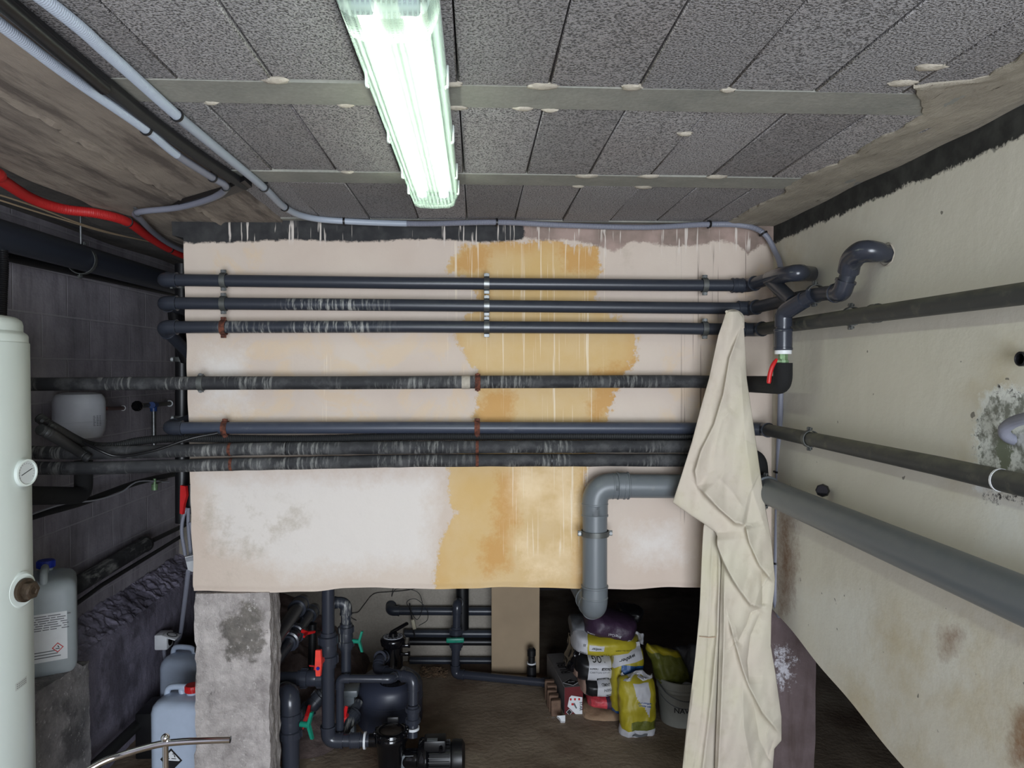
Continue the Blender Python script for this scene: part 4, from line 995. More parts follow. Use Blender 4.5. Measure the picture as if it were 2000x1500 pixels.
so = thing('wall_socket', 'white wall socket with its round lid flap open on the lower left wall', 'socket', PX(325, 1247, FX0+.03))
c = PX(320, 1250, FX0+.055)
B().box(c, (.07, .085, .085), bev=.008).obj('box', 'white', so)
e = B().box(c+V(.055, -.03, .035), (.075, .08, .008), (V(.94, 0, -.32), V(0, 1, 0), V(.32, 0, .94)), bev=.003).obj('flap', 'white', so)
B().lathe(c+V(.058, -.03, .040), (.32, 0, .94), [(.024, 0), (.026, .001), (.028, .0), (.028, .0012), (.024, .0012)], 24).obj('flap_ring', 'ink', e)
B().lathe(c+V(.036, 0, 0), (1, 0, 0), [(.0, 0), (.026, 0), (.028, .002), (.03, 0)], 24).obj('socket_well', 'black', so)

# ------------------------------------------------------------------ concrete block with a jerrycan
b = B().box((-1.78, 2.73, .374), (.30, .64, .748)).sub(22)
for v in b.bm.verts:
    p = v.co.copy(); k = 1.0 if p.z > .66 else .5
    v.co += mnoise.noise_vector(p*6)*.012+mnoise.noise_vector(p*26)*.012*k
    if v.co.z > .70 and v.co.y > 2.98: v.co.z -= .02
tag(b.obj('concrete_block', concrete('block_concrete', (92, 90, 92), (150, 146, 146), 6, .9, stains=(66, 64, 66), pits=.4), angle=80), 'rough concrete block standing between the water heater and the ledge', 'block')
M['can'] = plain('milky_plastic', (176, 188, 206), .45, var=.04)
M['can_grey'] = plain('grey_milky_plastic', (160, 168, 172), .45, var=.04)
def rrect(c, ax, ay, w, d, r, n=6):
    out = []
    for cx, cy, a0 in ((1, 1, 0), (-1, 1, 90), (-1, -1, 180), (1, -1, 270)):
        for k in range(n+1):
            an = math.radians(a0+90*k/n); out.append(c+ax*(cx*(w/2-r)+r*math.cos(an))+ay*(cy*(d/2-r)+r*math.sin(an)))
    return out
def jerrycan(label, base, w, d, h, yaw, mat, cap, capside=1, group=None, capk=.30):
    t_ = thing('jerrycan', label, 'jerrycan', base, group); base = Vector(base); ax = V(math.cos(yaw), math.sin(yaw), 0); ay = V(-math.sin(yaw), math.cos(yaw), 0)
    b = B(); prev = None; H0 = h*.80
    prof = [(0, .90, .03), (.012, .97, .04), (.03, 1, .045), (H0*.5, 1.0, .045), (H0, 1, .045), (h*.86, .97, .05), (h*.90, .88, .05), (h*.925, .70, .04), (h*.93, .2, .01)]
    for z, k, r in prof:
        cur = [b.bm.verts.new(p) for p in rrect(base+V(0, 0, z), ax, ay, w*k, d*k, min(r, w*k*.45, d*k*.45))]
        if prev:
            for i in range(len(cur)): b._f([prev[i], prev[(i+1) % len(cur)], cur[(i+1) % len(cur)], cur[i]])
        else: b._f(cur[::-1])
        prev = cur
    b._f(prev); b.obj('body', mat, t_, angle=50)
    top = base+V(0, 0, h*.93)
    q = smoothpath([top-ax*capside*w*.40-V(0, 0, .03), top-ax*capside*w*.34+V(0, 0, .022), top-ax*capside*w*.05+V(0, 0, .028), top+ax*capside*w*(capk-.2)+V(0, 0, .018), top+ax*capside*w*(capk-.15)-V(0, 0, .02)], 6)
    B().tube(q, .014, 12).obj('handle', mat, t_)
    c = top+ax*capside*w*capk
    B().cyl(c-V(0, 0, .02), c+V(0, 0, .012), .026).obj('neck', mat, t_)
    b = B().lathe(c+V(0, 0, .010), (0, 0, 1), [(0, 0), (.031, 0), (.033, .003), (.033, .026), (.030, .030), (0, .030)], 28)
    for k in range(20):
        an = k*math.pi/10; u = V(math.cos(an), math.sin(an), 0); b.box(c+V(0, 0, .024)+u*.033, (.003, .004, .024), (u, V(-u.y, u.x, 0), V(0, 0, 1)))
    b.obj('cap', cap, t_)
    return t_, ax, ay, base
t1, ax, ay, bs = jerrycan('white jerrycan with a blue cap on the concrete block beside the water heater', V(-1.755, 2.97, .745), .27, .22, .40, math.radians(-62), 'can_grey', 'blue', -1)
# its printed label faces the room
fn = V(0, 0, 0)-ay if (-ay).dot(V(1, -1, 0)) > 0 else ay
fn = max((ax, -ax, ay, -ay), key=lambda a: a.dot(V(.55, -1, 0).normalized())); half = .11 if abs(fn.dot(ay)) > .9 else .135; w_ = .24 if half < .12 else .18
rt = V(-fn.y, fn.x, 0)
pc = bs+V(0, 0, .155)+fn*(half+.001)
lb = decal(pc, rt, V(0, 0, 1), w_*.86, .19, 'white', t1, 'paper_label')
b = B(); random.seed(5)
for r_ in range(7):
    x = -w_*.40
    while x < w_*.36:
        w2 = random.uniform(.014, .05); b.box(pc+fn*.0012+rt*(x+w2/2)+V(0, 0, .085-r_*.009), (min(w2, w_*.4-x), .003, .0004), (rt, V(0, 0, 1), fn)); x += w2+.004
for r_ in range(3): b.box(pc+fn*.0012+rt*.01*(r_-1)+V(0, 0, -.055-r_*.011), (w_*.5, .0035, .0004), (rt, V(0, 0, 1), fn))
b.obj('printed_lines', 'ink_grey', lb)
def diamond(c, r, up, n, size, parent, m_out, m_in='white'):
    b = B(); p = [c+r*size, c+up*size, c-r*size, c-up*size]; i_ = [c+r*size*.78, c+up*size*.78, c-r*size*.78, c-up*size*.78]
    P = [b.bm.verts.new(q+n*.0012) for q in p]; I = [b.bm.verts.new(q+n*.0012) for q in i_]
    for k in range(4): b._f([P[k], P[(k+1) % 4], I[(k+1) % 4], I[k]])
    o = b.obj('hazard_diamond', m_out, parent, smooth=False); return o
diamond(pc+rt*w_*.25-V(0, 0, .045), rt, V(0, 0, 1), fn, .020, lb, 'red')
b = B().box(pc+fn*.0014+rt*w_*.25-V(0, 0, .049), (.014, .003, .0004), (rt, V(0, 0, 1), fn)).box(pc+fn*.0014+rt*(w_*.25+.002)-V(0, 0, .041), (.003, .009, .0004), ((rt+V(0, 0, .6)).normalized(), (V(0, 0, 1)-rt*.6).normalized(), fn)); b.obj('hazard_symbol', 'ink', lb)
# cans on the floor behind the pillar
t2, ax, ay, bs = jerrycan('pale jerrycan with a red cap on the floor, nearer to the left pillar', V(PY(362, 1400, 3.28).x, 3.32, .06), .27, .22, .43, math.radians(-8), 'can', 'red', 1, capk=.07)
fn = -ay; rt = ax; pc = bs+V(0, 0, .150)+fn*.1115-rt*.02
lb = B().prism([pc+rt*.052, pc+V(0, 0, .052), pc-rt*.052, pc-V(0, 0, .052)], fn*.0006).obj('hazard_label', 'white', t2, smooth=False)
B().prism([pc+fn*.001+rt*.046-V(0, 0, .004), pc+fn*.001-rt*.046-V(0, 0, .004), pc+fn*.001-V(0, 0, .046)], fn*.0006).obj('black_half', 'ink', lb, smooth=False)
b = B()
for sx in (-.018, .012):
    b.box(pc+fn*.0014+rt*sx+V(0, 0, .006), (.022, .003, .0004), (rt, V(0, 0, 1), fn)).box(pc+fn*.0014+rt*(sx+.004)+V(0, 0, .018), (.004, .012, .0004), ((rt+V(0, 0, .4)).normalized(), (V(0, 0, 1)-rt*.4).normalized(), fn)).box(pc+fn*.0014+rt*(sx)+V(0, 0, .027), (.014, .003, .0004), (rt, V(0, 0, 1), fn))
b.obj('hazard_symbol', 'ink', lb)
diamond(pc, rt, V(0, 0, 1), fn, .052, lb, 'ink')
jerrycan('pale jerrycan standing farther back on the floor, half behind the left pillar', V(PY(365, 1300, 3.92).x, 3.95, .02), .24, .22, .41, math.radians(-10), 'can', 'black', 1)
# dark box behind the cans
tag(B().box(PY(312, 1395, 3.72)-V(0, 0, .10), (.16, .20, .30), bev=.01).jitter(.004, 10).obj('battery_box', 'black'), 'black box on the floor between the two pale jerrycans and the left wall', 'box')

tag(B().box((-1.45, 4.16, .48), (.28, .03, .95), bev=.003).obj('maroon_board', plain('maroon_board', (84, 26, 30), .6)), 'dark maroon board standing in the gap left of the pillar', 'board')

# ------------------------------------------------------------------ chrome handle in the foreground
YH = 2.15
hb = thing('chrome_handlebar', 'bent chrome tube handle at the bottom left', 'handlebar', PY(325, 1447, YH))
q = smoothpath([PY(60, 1580, YH-.12), PY(182, 1498, YH-.03), PY(245, 1472, YH), PY(305, 1455, YH), PY(350, 1449, YH), PY(405, 1446, YH), PY(450, 1444.5, YH)], 7)
B().tube(q, .0098, 20, cap=False).tube([q[-1], q[-1]-(q[-1]-q[-3])*.8], .0085, 20).obj('bar', 'chrome', hb)
B().ball(PY(323, 1441, YH)-V(0, 0, .0), .0125, 24).obj('ball_joint', 'chrome', hb)
B().cyl(PY(323, 1454, YH), V(PY(323, 1454, YH).x-.004, YH+.02, .0), .0085, seg=18).obj('leg', 'chrome', hb)
B().lathe((PY(323, 1454, YH).x-.004, YH+.02, 0), (0, 0, 1), [(0, 0), (.10, 0), (.10, .012), (.02, .03), (.0, .03)], 24).obj('base', 'black', hb)

# ------------------------------------------------------------------ the hanging cloth
YC = 2.745
def interp(tab, y):
    return float(np.interp(y, [t[1] for t in tab], [t[0] for t in tab]))
def creases(cr, px, py):
    h = 0.0
    for pts, amp, wslow, wfast in cr:
        best = 1e9; sd = 0; tt = 0; L = len(pts)-1
        for i in range(L):
            ax_, ay_ = pts[i]; bx_, by_ = pts[i+1]; ex, ey = bx_-ax_, by_-ay_; wx, wy = px-ax_, py-ay_
            t = (wx*ex+wy*ey)/(ex*ex+ey*ey); tc = max(0, min(1, t)); dx, dy = wx-ex*tc, wy-ey*tc; d = math.hypot(dx, dy)
            if d < best: best = d; sd = d*(1 if ex*wy-ey*wx < 0 else -1); tt = (i+tc)/L; ov = abs(t-tc)*math.hypot(ex, ey)
        k = min(1, tt*8+.15, (1-tt)*8+.15)*math.exp(-(ov/12)**2)
        h += amp*k*(math.exp(-sd/wslow) if sd > 0 else math.exp(sd/wfast))
    return h
# raised side: to the left of the travel direction in the picture (y down) means +, see signs
CRB = [([(1447, 640), (1425, 700), (1413, 770), (1395, 830), (1370, 880), (1358, 920), (1362, 948)], .020, 34, 3),
       ([(1362, 948), (1406, 994), (1436, 1020), (1456, 1024)], .034, 40, 3),
       ([(1456, 1024), (1464, 1060), (1484, 1104), (1512, 1138)], .026, 30, 3),
       ([(1400, 1040), (1402, 1066), (1414, 1098), (1432, 1132), (1445, 1152), (1466, 1180), (1488, 1186)], .030, 40, 3),
       ([(1487, 1112), (1488, 1150), (1488, 1186)], -.016, 18, 4),
       ([(1488, 1186), (1466, 1196), (1458, 1220), (1441, 1252), (1430, 1240)], -.014, 12, 6),
       ([(1421, 1200), (1436, 1255), (1452, 1310), (1464, 1342), (1490, 1392), (1527, 1436)], .024, 26, 4),
       ([(1487, 1192), (1466, 1240), (1459, 1290), (1463, 1338)], -.016, 26, 5),
       ([(1498, 1045), (1470, 960), (1455, 850), (1446, 720)], .012, 22, 22),
       ([(1392, 905), (1400, 860), (1410, 820), (1430, 800)], .006, 10, 10),
       ([(1415, 1110), (1414, 1250), (1408, 1400), (1402, 1520), (1400, 1600)], .018, 14, 5),
       ([(1450, 1330), (1452, 1420), (1468, 1500), (1480, 1600)], .012, 18, 10),
       ([(1470, 1360), (1482, 1440), (1500, 1480), (1512, 1440)], -.010, 14, 8),
       ([(1400, 930), (1430, 960), (1450, 990)], .005, 10, 8)]
CRA = [([(1405, 1040), (1404, 1150), (1401, 1240), (1390, 1360), (1373, 1500), (1366, 1600)], .016, 10, 4),
       ([(1392, 1030), (1388, 1150), (1383, 1260), (1372, 1400), (1356, 1500), (1345, 1600)], .005, 8, 3),
       ([(1355, 1345), (1352, 1380), (1342, 1440), (1338, 1500)], .008, 10, 5)]
LB = [(1419, 608), (1412, 630), (1403, 655), (1385, 740), (1368, 800), (1352, 862), (1330, 932), (1314, 981), (1345, 1003), (1376, 1023), (1397, 1038), (1401, 1048), (1400, 1066), (1410, 1095), (1408, 1150), (1405, 1250), (1402, 1350), (1398, 1450), (1394, 1620)]
RB = [(1441, 608), (1450, 620), (1453, 650), (1458, 740), (1474, 850), (1487, 940), (1496, 1000), (1506, 1055), (1513, 1130), (1512, 1150), (1506, 1200), (1505, 1262), (1515, 1320), (1526, 1400), (1526, 1446), (1512, 1462), (1509, 1500), (1506, 1620)]
LA = [(1381, 1000), (1374, 1030), (1372, 1060), (1366, 1200), (1358, 1282), (1350, 1350), (1340, 1430), (1333, 1500), (1322, 1620)]
RA = [(1430, 1000), (1430, 1620)]
def sheet(LT, RT_, y0, y1, cr, Y0, nu, nv, roll):
    b = B()
    def f(u, v):
        y = y0+(y1-y0)*v; L, R = interp(LT, y), interp(RT_, y); x = L+(R-L)*u
        h = 1.5*creases(cr, x, y) + .016*mnoise.noise(V(x*.022, y*.008, 2)) + .008*mnoise.noise(V((x+y*.25)*.05, y*.012, 9)) + .0022*mnoise.noise(V(x*.08, y*.035, 7))
        e = min(u, 1-u)*(R-L); h -= roll*math.exp(-e/7.0)
        if y < 650: h -= .05*((650-y)/42)**2*0
        return PY(x, y, Y0-h)
    b.grid(f, nu, nv); return b
t = NT('canvas_cloth'); N = t.noise
c = t.mix(t.ramp(N(2.5, 4), .35, .65), lin((198, 191, 172)), lin((196, 184, 170)))
c = t.mix(t.math('MULTIPLY', t.ramp(N(5, 6, t.mapping((1, 1, .6), (2, 3, 4))), .52, .68), .5), c, lin((188, 182, 152)))
c = t.mix(t.math('MULTIPLY', t.ramp(N(22, 6), .55, .75), .25), c, lin((160, 146, 122)))
t.bump(t.math('ADD', t.math('MULTIPLY', N(30, 5), .6), t.math('MULTIPLY', N(400, 2), .12)), .25, .006)
M['canvas'] = t.fin(c, .85)
cl = thing('canvas_cloth', 'cream canvas cloth hanging in folds from a pipe on the front wall', 'cloth', PY(1430, 615, YC))
pb_o = sheet(LB, RB, 608, 1600, CRB, YC, 130, 460, .010).obj('front_panel', 'canvas', cl, fix=False, angle=180)
pa_o = sheet(LA, RA, 1002, 1600, CRA, YC+.035, 60, 240, .006).obj('back_panel', 'canvas', cl, fix=False, angle=180)
for o in (pb_o, pa_o):
    s_ = o.modifiers.new('thickness', 'SOLIDIFY'); s_.thickness = .003; s_.offset = 0
# the top is folded over the pipe and pinned
q = [PY(1420, 612, YC-.004), PY(1432, 606, YC+.02), PY(1447, 612, YC+.04), PY(1452, 640, YC+.05)]
B().tube(smoothpath([PY(1419, 609, YC), PY(1430, 607, YC+.03), PY(1440, 609, YC+.07), PY(1450, 618, YC+.04), PY(1451, 640, YC+.01)], 6), .006, 8).obj('hem', 'canvas', cl)
B().tube([PY(1434, 611, YC), PY(1434, 611, YC+.16)], .003, 8).obj('hanging_hook', 'dull_steel', cl)
B().tube(smoothpath([PY(1366, 1243, YC+.028), PY(1384, 1245, YC+.022), PY(1400, 1244, YC+.018)], 4), .0016, 6).obj('stitching', plain('stitching', (176, 150, 128), .8), cl)
# ------------------------------------------------------------------ the pit behind the pillars
def mound(u, v):
    x = -1.40+.72*u; y = 3.55+1.2*v
    h = .50*max(0, 1-u*1.05)**.6*min(1, (v*2.2))*1.0
    p = V(x, y, h-.01); return p+mnoise.noise_vector(p*7)*.05*min(1, h*6)+mnoise.noise_vector(p*21)*.02*min(1, h*8)
b = B(); b.grid(mound, 70, 70)
struct(b.obj('rubble_bank', concrete('rubble', (78, 66, 64), (128, 110, 104), 8, 1.0, fine=40), angle=80))
def rn(label, pts, r, rad=.03, els=(), mat='pvc_clean', fit='pvc_clean', name='pool_pipe', group=None, cat='pipe'):
    t_ = thing(name, label, cat, pts[len(pts)//2], group)
    B().tube(fillet(pts, rad), r, 18).obj('pipe', mat, t_)
    for i in els: elbow(pts, i, r, rad, fit, t_)
    return t_
Y1 = 3.42
v1 = rn('dark upright pipe with an orange-red valve handle, bending into the pump', [PY(641, 1040, Y1), PY(641, 1446, Y1), PY(722, 1446, Y1)], .030, .04, (1,))
union(PY(641, 1268, Y1), V(0, 0, 1), .030, .17, 'pvc_clean', v1)
hc = PY(632, 1281, Y1)+V(0, -.085, 0)
B().cyl(PY(634, 1283, Y1), hc, .013, seg=14).obj('valve_stem', 'orange_red', v1)
h = B().prism([hc+V(-.013, 0, .066), hc+V(.010, 0, .066), hc+V(.014, 0, .0), hc+V(.008, 0, -.056), hc+V(-.012, 0, -.056), hc+V(-.016, 0, 0)], V(-.003, -.014, 0)).obj('valve_handle', 'orange_red', v1)
B().lathe(hc+V(-.004, -.015, -.018), (-.25, -1, 0), [(0, 0), (.008, 0), (.008, .004), (0, .004)], 16).obj('blue_button', 'blue', h)
socket(PY(694, 1446, Y1), V(1, 0, 0), .030, .05, 'pvc_clean', v1)
ring(PY(713, 1446, Y1), V(1, 0, 0), .032, 'white', v1, 'white_seal', L=.010, k=1.25)
v2 = rn('thinner upright pipe with a green handle, arching over from the red-handled pipe', [PY(650, 1177, 3.52), PY(676, 1177, 3.52), PY(676, 1330, 3.52)], .0245, .035, (1,), 'pvc_splash', 'pvc_splash')
union(PY(676, 1243, 3.52), V(0, 0, 1), .0245, .13, 'pvc_splash', v2)
lever(PY(686, 1252, 3.52)+V(.008, 0, 0), V(1, -.2, 0), V(.1, 0, 1), .082, 'green', v2)
h1 = rn('short level pipe with a union left of the red-handled upright', [PY(520, 1324, 3.50), PY(640, 1324, 3.50)], .030)
union(PY(610, 1324, 3.50), V(1, 0, 0), .030, .14, 'pvc_clean', h1)
lever(PY(615, 1312, 3.50)+V(0, 0, .01), V(0, 0, 1), V(1, .6, 0), .045, 'red', h1)
h2 = rn('level pipe crossing in front of the tank from the upright pipes', [PY(664, 1450, 3.47), PY(664, 1325, 3.47), PY(762, 1326, 3.47), PY(780, 1316, 3.56), V(PY(785, 1312, 3.70).x, 3.72, PY(785, 1312, 3.7).z)], .0195, .025, (1, 2))
b1 = rn('fat dark pipe with a green handle close behind the left pillar', [PY(520, 1358, 3.75), PY(567, 1352, 3.30), V(PY(567, 1352, 3.30).x, 3.30, 0.0)], .040, .05, (1,))
union(PY(567, 1415, 3.30), V(0, 0, 1), .034, .15, 'pvc_clean', b1)
lever(PY(583, 1412, 3.30)+V(.012, -.01, 0), V(1, -.3, 0), V(-.02, 0, 1), .10, 'green', b1)
d1 = rn('upper of two dark pipes slanting into the pit behind the left pillar', [PY(530, 1262, 3.25), PY(592, 1172, 3.95)], .034)
socket(PY(583, 1185, 3.84), PY(592, 1172, 3.95)-PY(530, 1262, 3.25), .034, .09, 'pvc_clean', d1, k=1.35)
d2 = rn('lower of two dark pipes slanting into the pit, with a red valve handle', [PY(530, 1300, 3.25), PY(614, 1188, 4.0)], .031)
dv = PY(614, 1188, 4.0)-PY(530, 1300, 3.25)
union(PY(572, 1244, 3.58), dv, .031, .17, 'pvc_clean', d2, 'valve_body'); socket(PY(606, 1199, 3.92), dv, .031, .07, 'pvc_clean', d2, k=1.3)
lever(PY(590, 1232, 3.58), V(1, -.4, -.3), dv, .075, 'red', d2)
r1 = thing('waste_valve', 'dark valve with a red handle low between the uprights and the tank', 'valve', PY(682, 1405, 3.60))
union(PY(678, 1412, 3.60), V(.5, .8, .35), .026, .14, 'pvc_splash', r1); B().tube([PY(664, 1440, 3.5), PY(700, 1372, 3.72)], .024, 16).obj('pipe', 'pvc_splash', r1)
lever(PY(678, 1393, 3.55)+V(0, -.02, 0), V(-.1, -1, .2), V(.25, 0, 1), .095, 'red', r1)
r2 = thing('drain_valve', 'dark valve with a dull red handle behind the green-handled fat pipe', 'valve', PY(605, 1390, 3.60))
B().tube([PY(560, 1440, 3.65), PY(640, 1345, 3.70)], .028, 16).obj('pipe', 'pvc_splash', r2); union(PY(612, 1375, 3.68), V(.6, .2, .6), .028, .14, 'pvc_splash', r2)
lever(PY(605, 1392, 3.58), V(-.1, -1, .1), V(.3, 0, 1), .095, 'red', r2)
tag(B().tube([PY(611, 1218, 3.85), PY(609, 1330, 3.85)], .022, 14).obj('lagged_pipe', 'black'), 'black lagged upright behind the slanting pipes', 'pipe')
tag(B().box(PY(682, 1348, 3.72), (.10, .10, .035), bev=.006).box(PY(682, 1348, 3.72)-V(0, 0, .175), (.06, .06, .32)).obj('tank_support', 'grey_pvc'), 'grey bar left of the black tank below the level pipe', 'support')
# filter tank and multiport valve
TX = PY(762, 1400, 3.88).x; TY = 3.88; TR = .176; TZ = .265
ft = thing('filter_tank', 'round black filter tank behind the pump', 'filter', (TX, TY, 0))
B().lathe((TX, TY, 0), (0, 0, 1), [(0, 0), (TR*.8, 0), (TR*.9, .02), (TR, .05), (TR, TZ*.62), (TR+.003, TZ*.63), (TR+.003, TZ*.66), (TR, TZ*.67), (TR, TZ-.03), (TR*.93, TZ-.005), (TR*.75, TZ+.02), (TR*.4, TZ+.035), (0, TZ+.038)], 64).obj('tank', dirty('tank_plastic', (50, 54, 68), (92, 92, 96), .3, .4, scale=12), ft)
random.seed(2)
MVX, MVY = PY(768, 1260, 3.80).x, 3.80
mz = lambda y: PY(768, y, MVY).z
mv = B().lathe((MVX, MVY, TZ+.02), (0, 0, 1), [(0, 0), (.075, 0), (.075, .02), (.052, .03), (.052, mz(1262)-TZ-.02), (.064, mz(1258)-TZ-.02), (.068, mz(1250)-TZ-.02), (.066, mz(1246)-TZ-.02), (.058, mz(1243)-TZ-.02), (0, mz(1243)-TZ-.02)], 40).obj('multiport_valve', 'black_gloss', ft)
B().lathe((MVX, MVY, mz(1243)-.001), (0, 0, 1), [(.026, 0), (.052, 0), (.050, .003), (.026, .003)], 36).obj('selector_label', 'grey_white', mv)
b = B()
for k in range(12):
    an = k*math.pi/6; u = V(math.cos(an), math.sin(an), 0); b.box(V(MVX, MVY, mz(1243)+.003)+u*.039, (.012, .006, .001), (u, V(-u.y, u.x, 0), V(0, 0, 1)))
b.obj('selector_text', 'ink', mv)
B().lathe((MVX, MVY, mz(1243)), (0, 0, 1), [(0, 0), (.024, 0), (.022, .020), (.010, .03), (0, .03)], 24).box((MVX+.03, MVY+.03, mz(1243)+.035), (.11, .022, .016), (V(.75, .6, .25).normalized(), V(-.62, .78, 0), V(-.2, -.15, .97)), bev=.006).obj('selector_lever', 'black_gloss', mv)
for dx, dz in ((.075, -.02), (.075, -.065)): B().box((MVX+dx-.01, MVY-.03, mz(1250)+dz), (.045, .02, .016), bev=.004).cyl((MVX+dx+.012, MVY-.035, mz(1250)+dz-.008), (MVX+dx+.012, MVY-.035, mz(1250)+dz+.016), .007, seg=8).obj('clamp_bolt', 'black_gloss', mv)
port = [V(MVX-.02, MVY, mz(1285)), PY(741, 1288, 3.66), PY(738, 1309, 3.60), PY(816, 1309, 3.56), PY(806, 1400, 3.46)+V(0, 0, 0), V(PY(806, 1422, 3.46).x, 3.46, PY(806, 1440, 3.46).z)]
port[3] = V(port[4].x+.0, 3.50, port[2].z); port[4] = V(port[4].x, 3.48, port[4].z)
pp = rn('glossy dark pipe looping from the black valve down to the pump', port, .0245, .035, (1, 2, 3))
socket(PY(745, 1284, 3.69), port[1]-port[0], .0245, .05, 'pvc_clean', pp, k=1.35)
union(V(port[4].x, 3.475, PY(806, 1395, 3.48).z), V(0, 0, 1), .0225, .10, 'pvc_clean', pp)
ring(V(port[4].x, 3.465, PY(806, 1422, 3.465).z), V(0, 0, 1), .027, 'white', pp, 'white_seal', L=.012, k=1.2)
# pump
PX0 = PY(764, 1430, Y1).x
pu = thing('pool_pump', 'black pool pump with a clear strainer lid at the bottom of the pit', 'pump', (PX0, Y1, 0))
zl = PY(764, 1426, Y1).z
B().lathe((PX0, Y1, .02), (0, 0, 1), [(0, 0), (.060, 0), (.064, .06), (.072, zl-.08), (.080, zl-.065), (.080, zl-.045), (.074, zl-.035), (.06, zl-.03), (0, zl-.03)], 40).obj('strainer_pot', 'black_gloss', pu)
ld = B().lathe((PX0, Y1, zl-.022), (0, 0, 1), [(.052, .004), (.074, 0), (.078, .010), (.074, .022), (.066, .026), (.056, .024), (.052, .018)], 40)
for k in range(10):
    an = k*math.pi/5+.2; u = V(math.cos(an), math.sin(an), 0); ld.box(V(PX0, Y1, zl-.008)+u*.079, (.012, .022, .018), (u, V(-u.y, u.x, 0), V(0, 0, 1)), bev=.003)
ld.obj('lid_ring', 'black_gloss', pu)
lens = clear('clear_lid', (120, 108, 100), .55, .15)
B().lathe((PX0, Y1, zl-.004), (0, 0, 1), [(.056, 0), (.045, .006), (.02, .010), (0, .011)], 32).obj('clear_lid', lens, pu)
B().lathe((PX0, Y1, zl-.07), (0, 0, 1), [(0, 0), (.05, 0), (.052, .05), (.048, .052), (.0, .03)], 24).obj('strainer_basket', plain('basket', (110, 98, 90), .6), pu)
B().box((PX0, Y1+.075, zl+.014), (.055, .014, .028), bev=.004).obj('lid_grip', 'black', pu)
B().cyl((PX0-.105, Y1, PY(713, 1446, Y1).z), (PX0-.05, Y1, PY(713, 1446, Y1).z), .032).obj('inlet', 'black_gloss', pu)
zm = PY(860, 1480, Y1).z; mx0 = PY(822, 1480, Y1).x
B().lathe((PX0+.05, Y1, zm), (1, 0, 0), [(.03, 0), (.045, .02), (.045, mx0-PX0-.07), (.085, mx0-PX0-.06), (.092, mx0-PX0-.05), (.092, mx0-PX0-.02), (.080, mx0-PX0-.01), (.05, mx0-PX0)], 40).obj('volute', 'black_gloss', pu)
B().box((PX0+.075, Y1-.01, zm-.01), (.08, .05, .085), bev=.006).obj('bracket', 'grey_pvc', pu)
b = B().lathe((mx0, Y1, zm), (1, 0, 0), [(0, 0), (.066, 0), (.070, .01), (.070, .145), (.064, .15), (0, .15)], 36)
for k in range(26):
    an = k*2*math.pi/26; u = V(0, math.cos(an), math.sin(an)); b.box(V(mx0+.075, Y1, zm)+u*.074, (.13, .012, .003), (V(1, 0, 0), u, V(1, 0, 0).cross(u)))
b.obj('motor', 'black', pu)
B().lathe((mx0+.15, Y1, zm), (1, 0, 0), [(0, 0), (.080, 0), (.083, .01), (.080, .05), (.06, .062), (0, .064)], 32).obj('fan_cover', 'black', pu)
tb_ = B().box((mx0+.070, Y1-.02, zm+.085), (.105, .08, .055), bev=.008).obj('terminal_box', 'black', pu)
B().box((mx0+.058, Y1-.045, zm+.1135), (.050, .025, .002), bev=.0006, seg=1).obj('terminal_plate', 'grey_pvc', tb_)
B().cyl((mx0+.10, Y1-.055, zm+.085), (mx0+.10, Y1-.085, zm+.08), .009, seg=8).obj('cable_gland', 'black_gloss', tb_)
for dx in (-.005, .11): B().box((mx0+dx+.02, Y1, .008+(zm-.08)/2), (.03, .14, zm-.07), bev=.004).obj('foot', 'black', pu)

# pipes on the far wall
YF = 4.69
for k, (y, x0, r, lab) in enumerate([(1193, 762, .028, 'topmost of the level pipes on the far wall of the pit'), (1237, 790, .026, 'second level pipe from the top on the far wall of the pit'), (1253, 800, .024, 'third level pipe from the top on the far wall of the pit'), (1290, 800, .023, 'lowest level pipe on the far wall of the pit')]):
    yy = YF-(.0 if k != 2 else -.02)
    pts = [PY(x0, y, yy), PY(1040, y+1, yy)]
    if k == 0: pts = [PY(x0, y, yy)+V(0, .06, .02)]+pts
    t_ = rn(lab, pts, r, .03, (1,) if k == 0 else (), 'pvc' if k != 2 else 'black', 'pvc', name='far_wall_pipe')
tag(B().tube([PY(903, 1100, 4.60), PY(903, 1228, 4.60)], .042, 16).obj('riser_pipe', 'black'), 'fat black upright on the far wall, behind the green-handled pipe', 'pipe')
q = [PY(897, 1178, 4.62), PY(893, 1178, 4.46), V(PY(889, 1318, 4.46).x, 4.46, .032), V(PZ(1066, 1333, .032).x, PZ(1066, 1333, .032).y, .032)]
gv = rn('glossy upright with a green handle, turning along the pit floor past the beige board', q, .026, .03, (1, 2), 'pvc_clean', 'pvc_clean')
union(PY(891, 1246, 4.46), V(0, 0, 1), .026, .15, 'pvc_clean', gv)
B().box(PY(889, 1250, 4.39), (.11, .03, .028), (V(1, 0, 0), V(0, 1, 0), V(0, 0, 1)), bev=.006).obj('valve_handle', 'green', gv)
ring(V(q[3].x, q[3].y, .032), q[3]-q[2], .026, 'pvc_clean', gv, 'end_cap', L=.04, k=1.15)
bd_ = thing('beige_board', 'tall beige board leaning on the far wall of the pit', 'board', (PY(1006, 1300, 4.50).x, 4.50, 0))
x0, x1 = PY(960, 1250, 4.5).x, PY(1054, 1250, 4.5).x
B().box(((x0+x1)/2, 4.51, .62), (x1-x0, .018, 1.24), (V(1, 0, 0), V(0, 1, .03), V(0, -.03, 1)), bev=.002, seg=1).obj('panel', 'wood', bd_)
ps = thing('pipe_stub', 'black capped pipe stub standing in front of the beige board', 'pipe', V(PY(1038, 1300, 4.40).x, 4.40, 0))
c = V(PY(1038, 1300, 4.40).x, 4.40, 0)
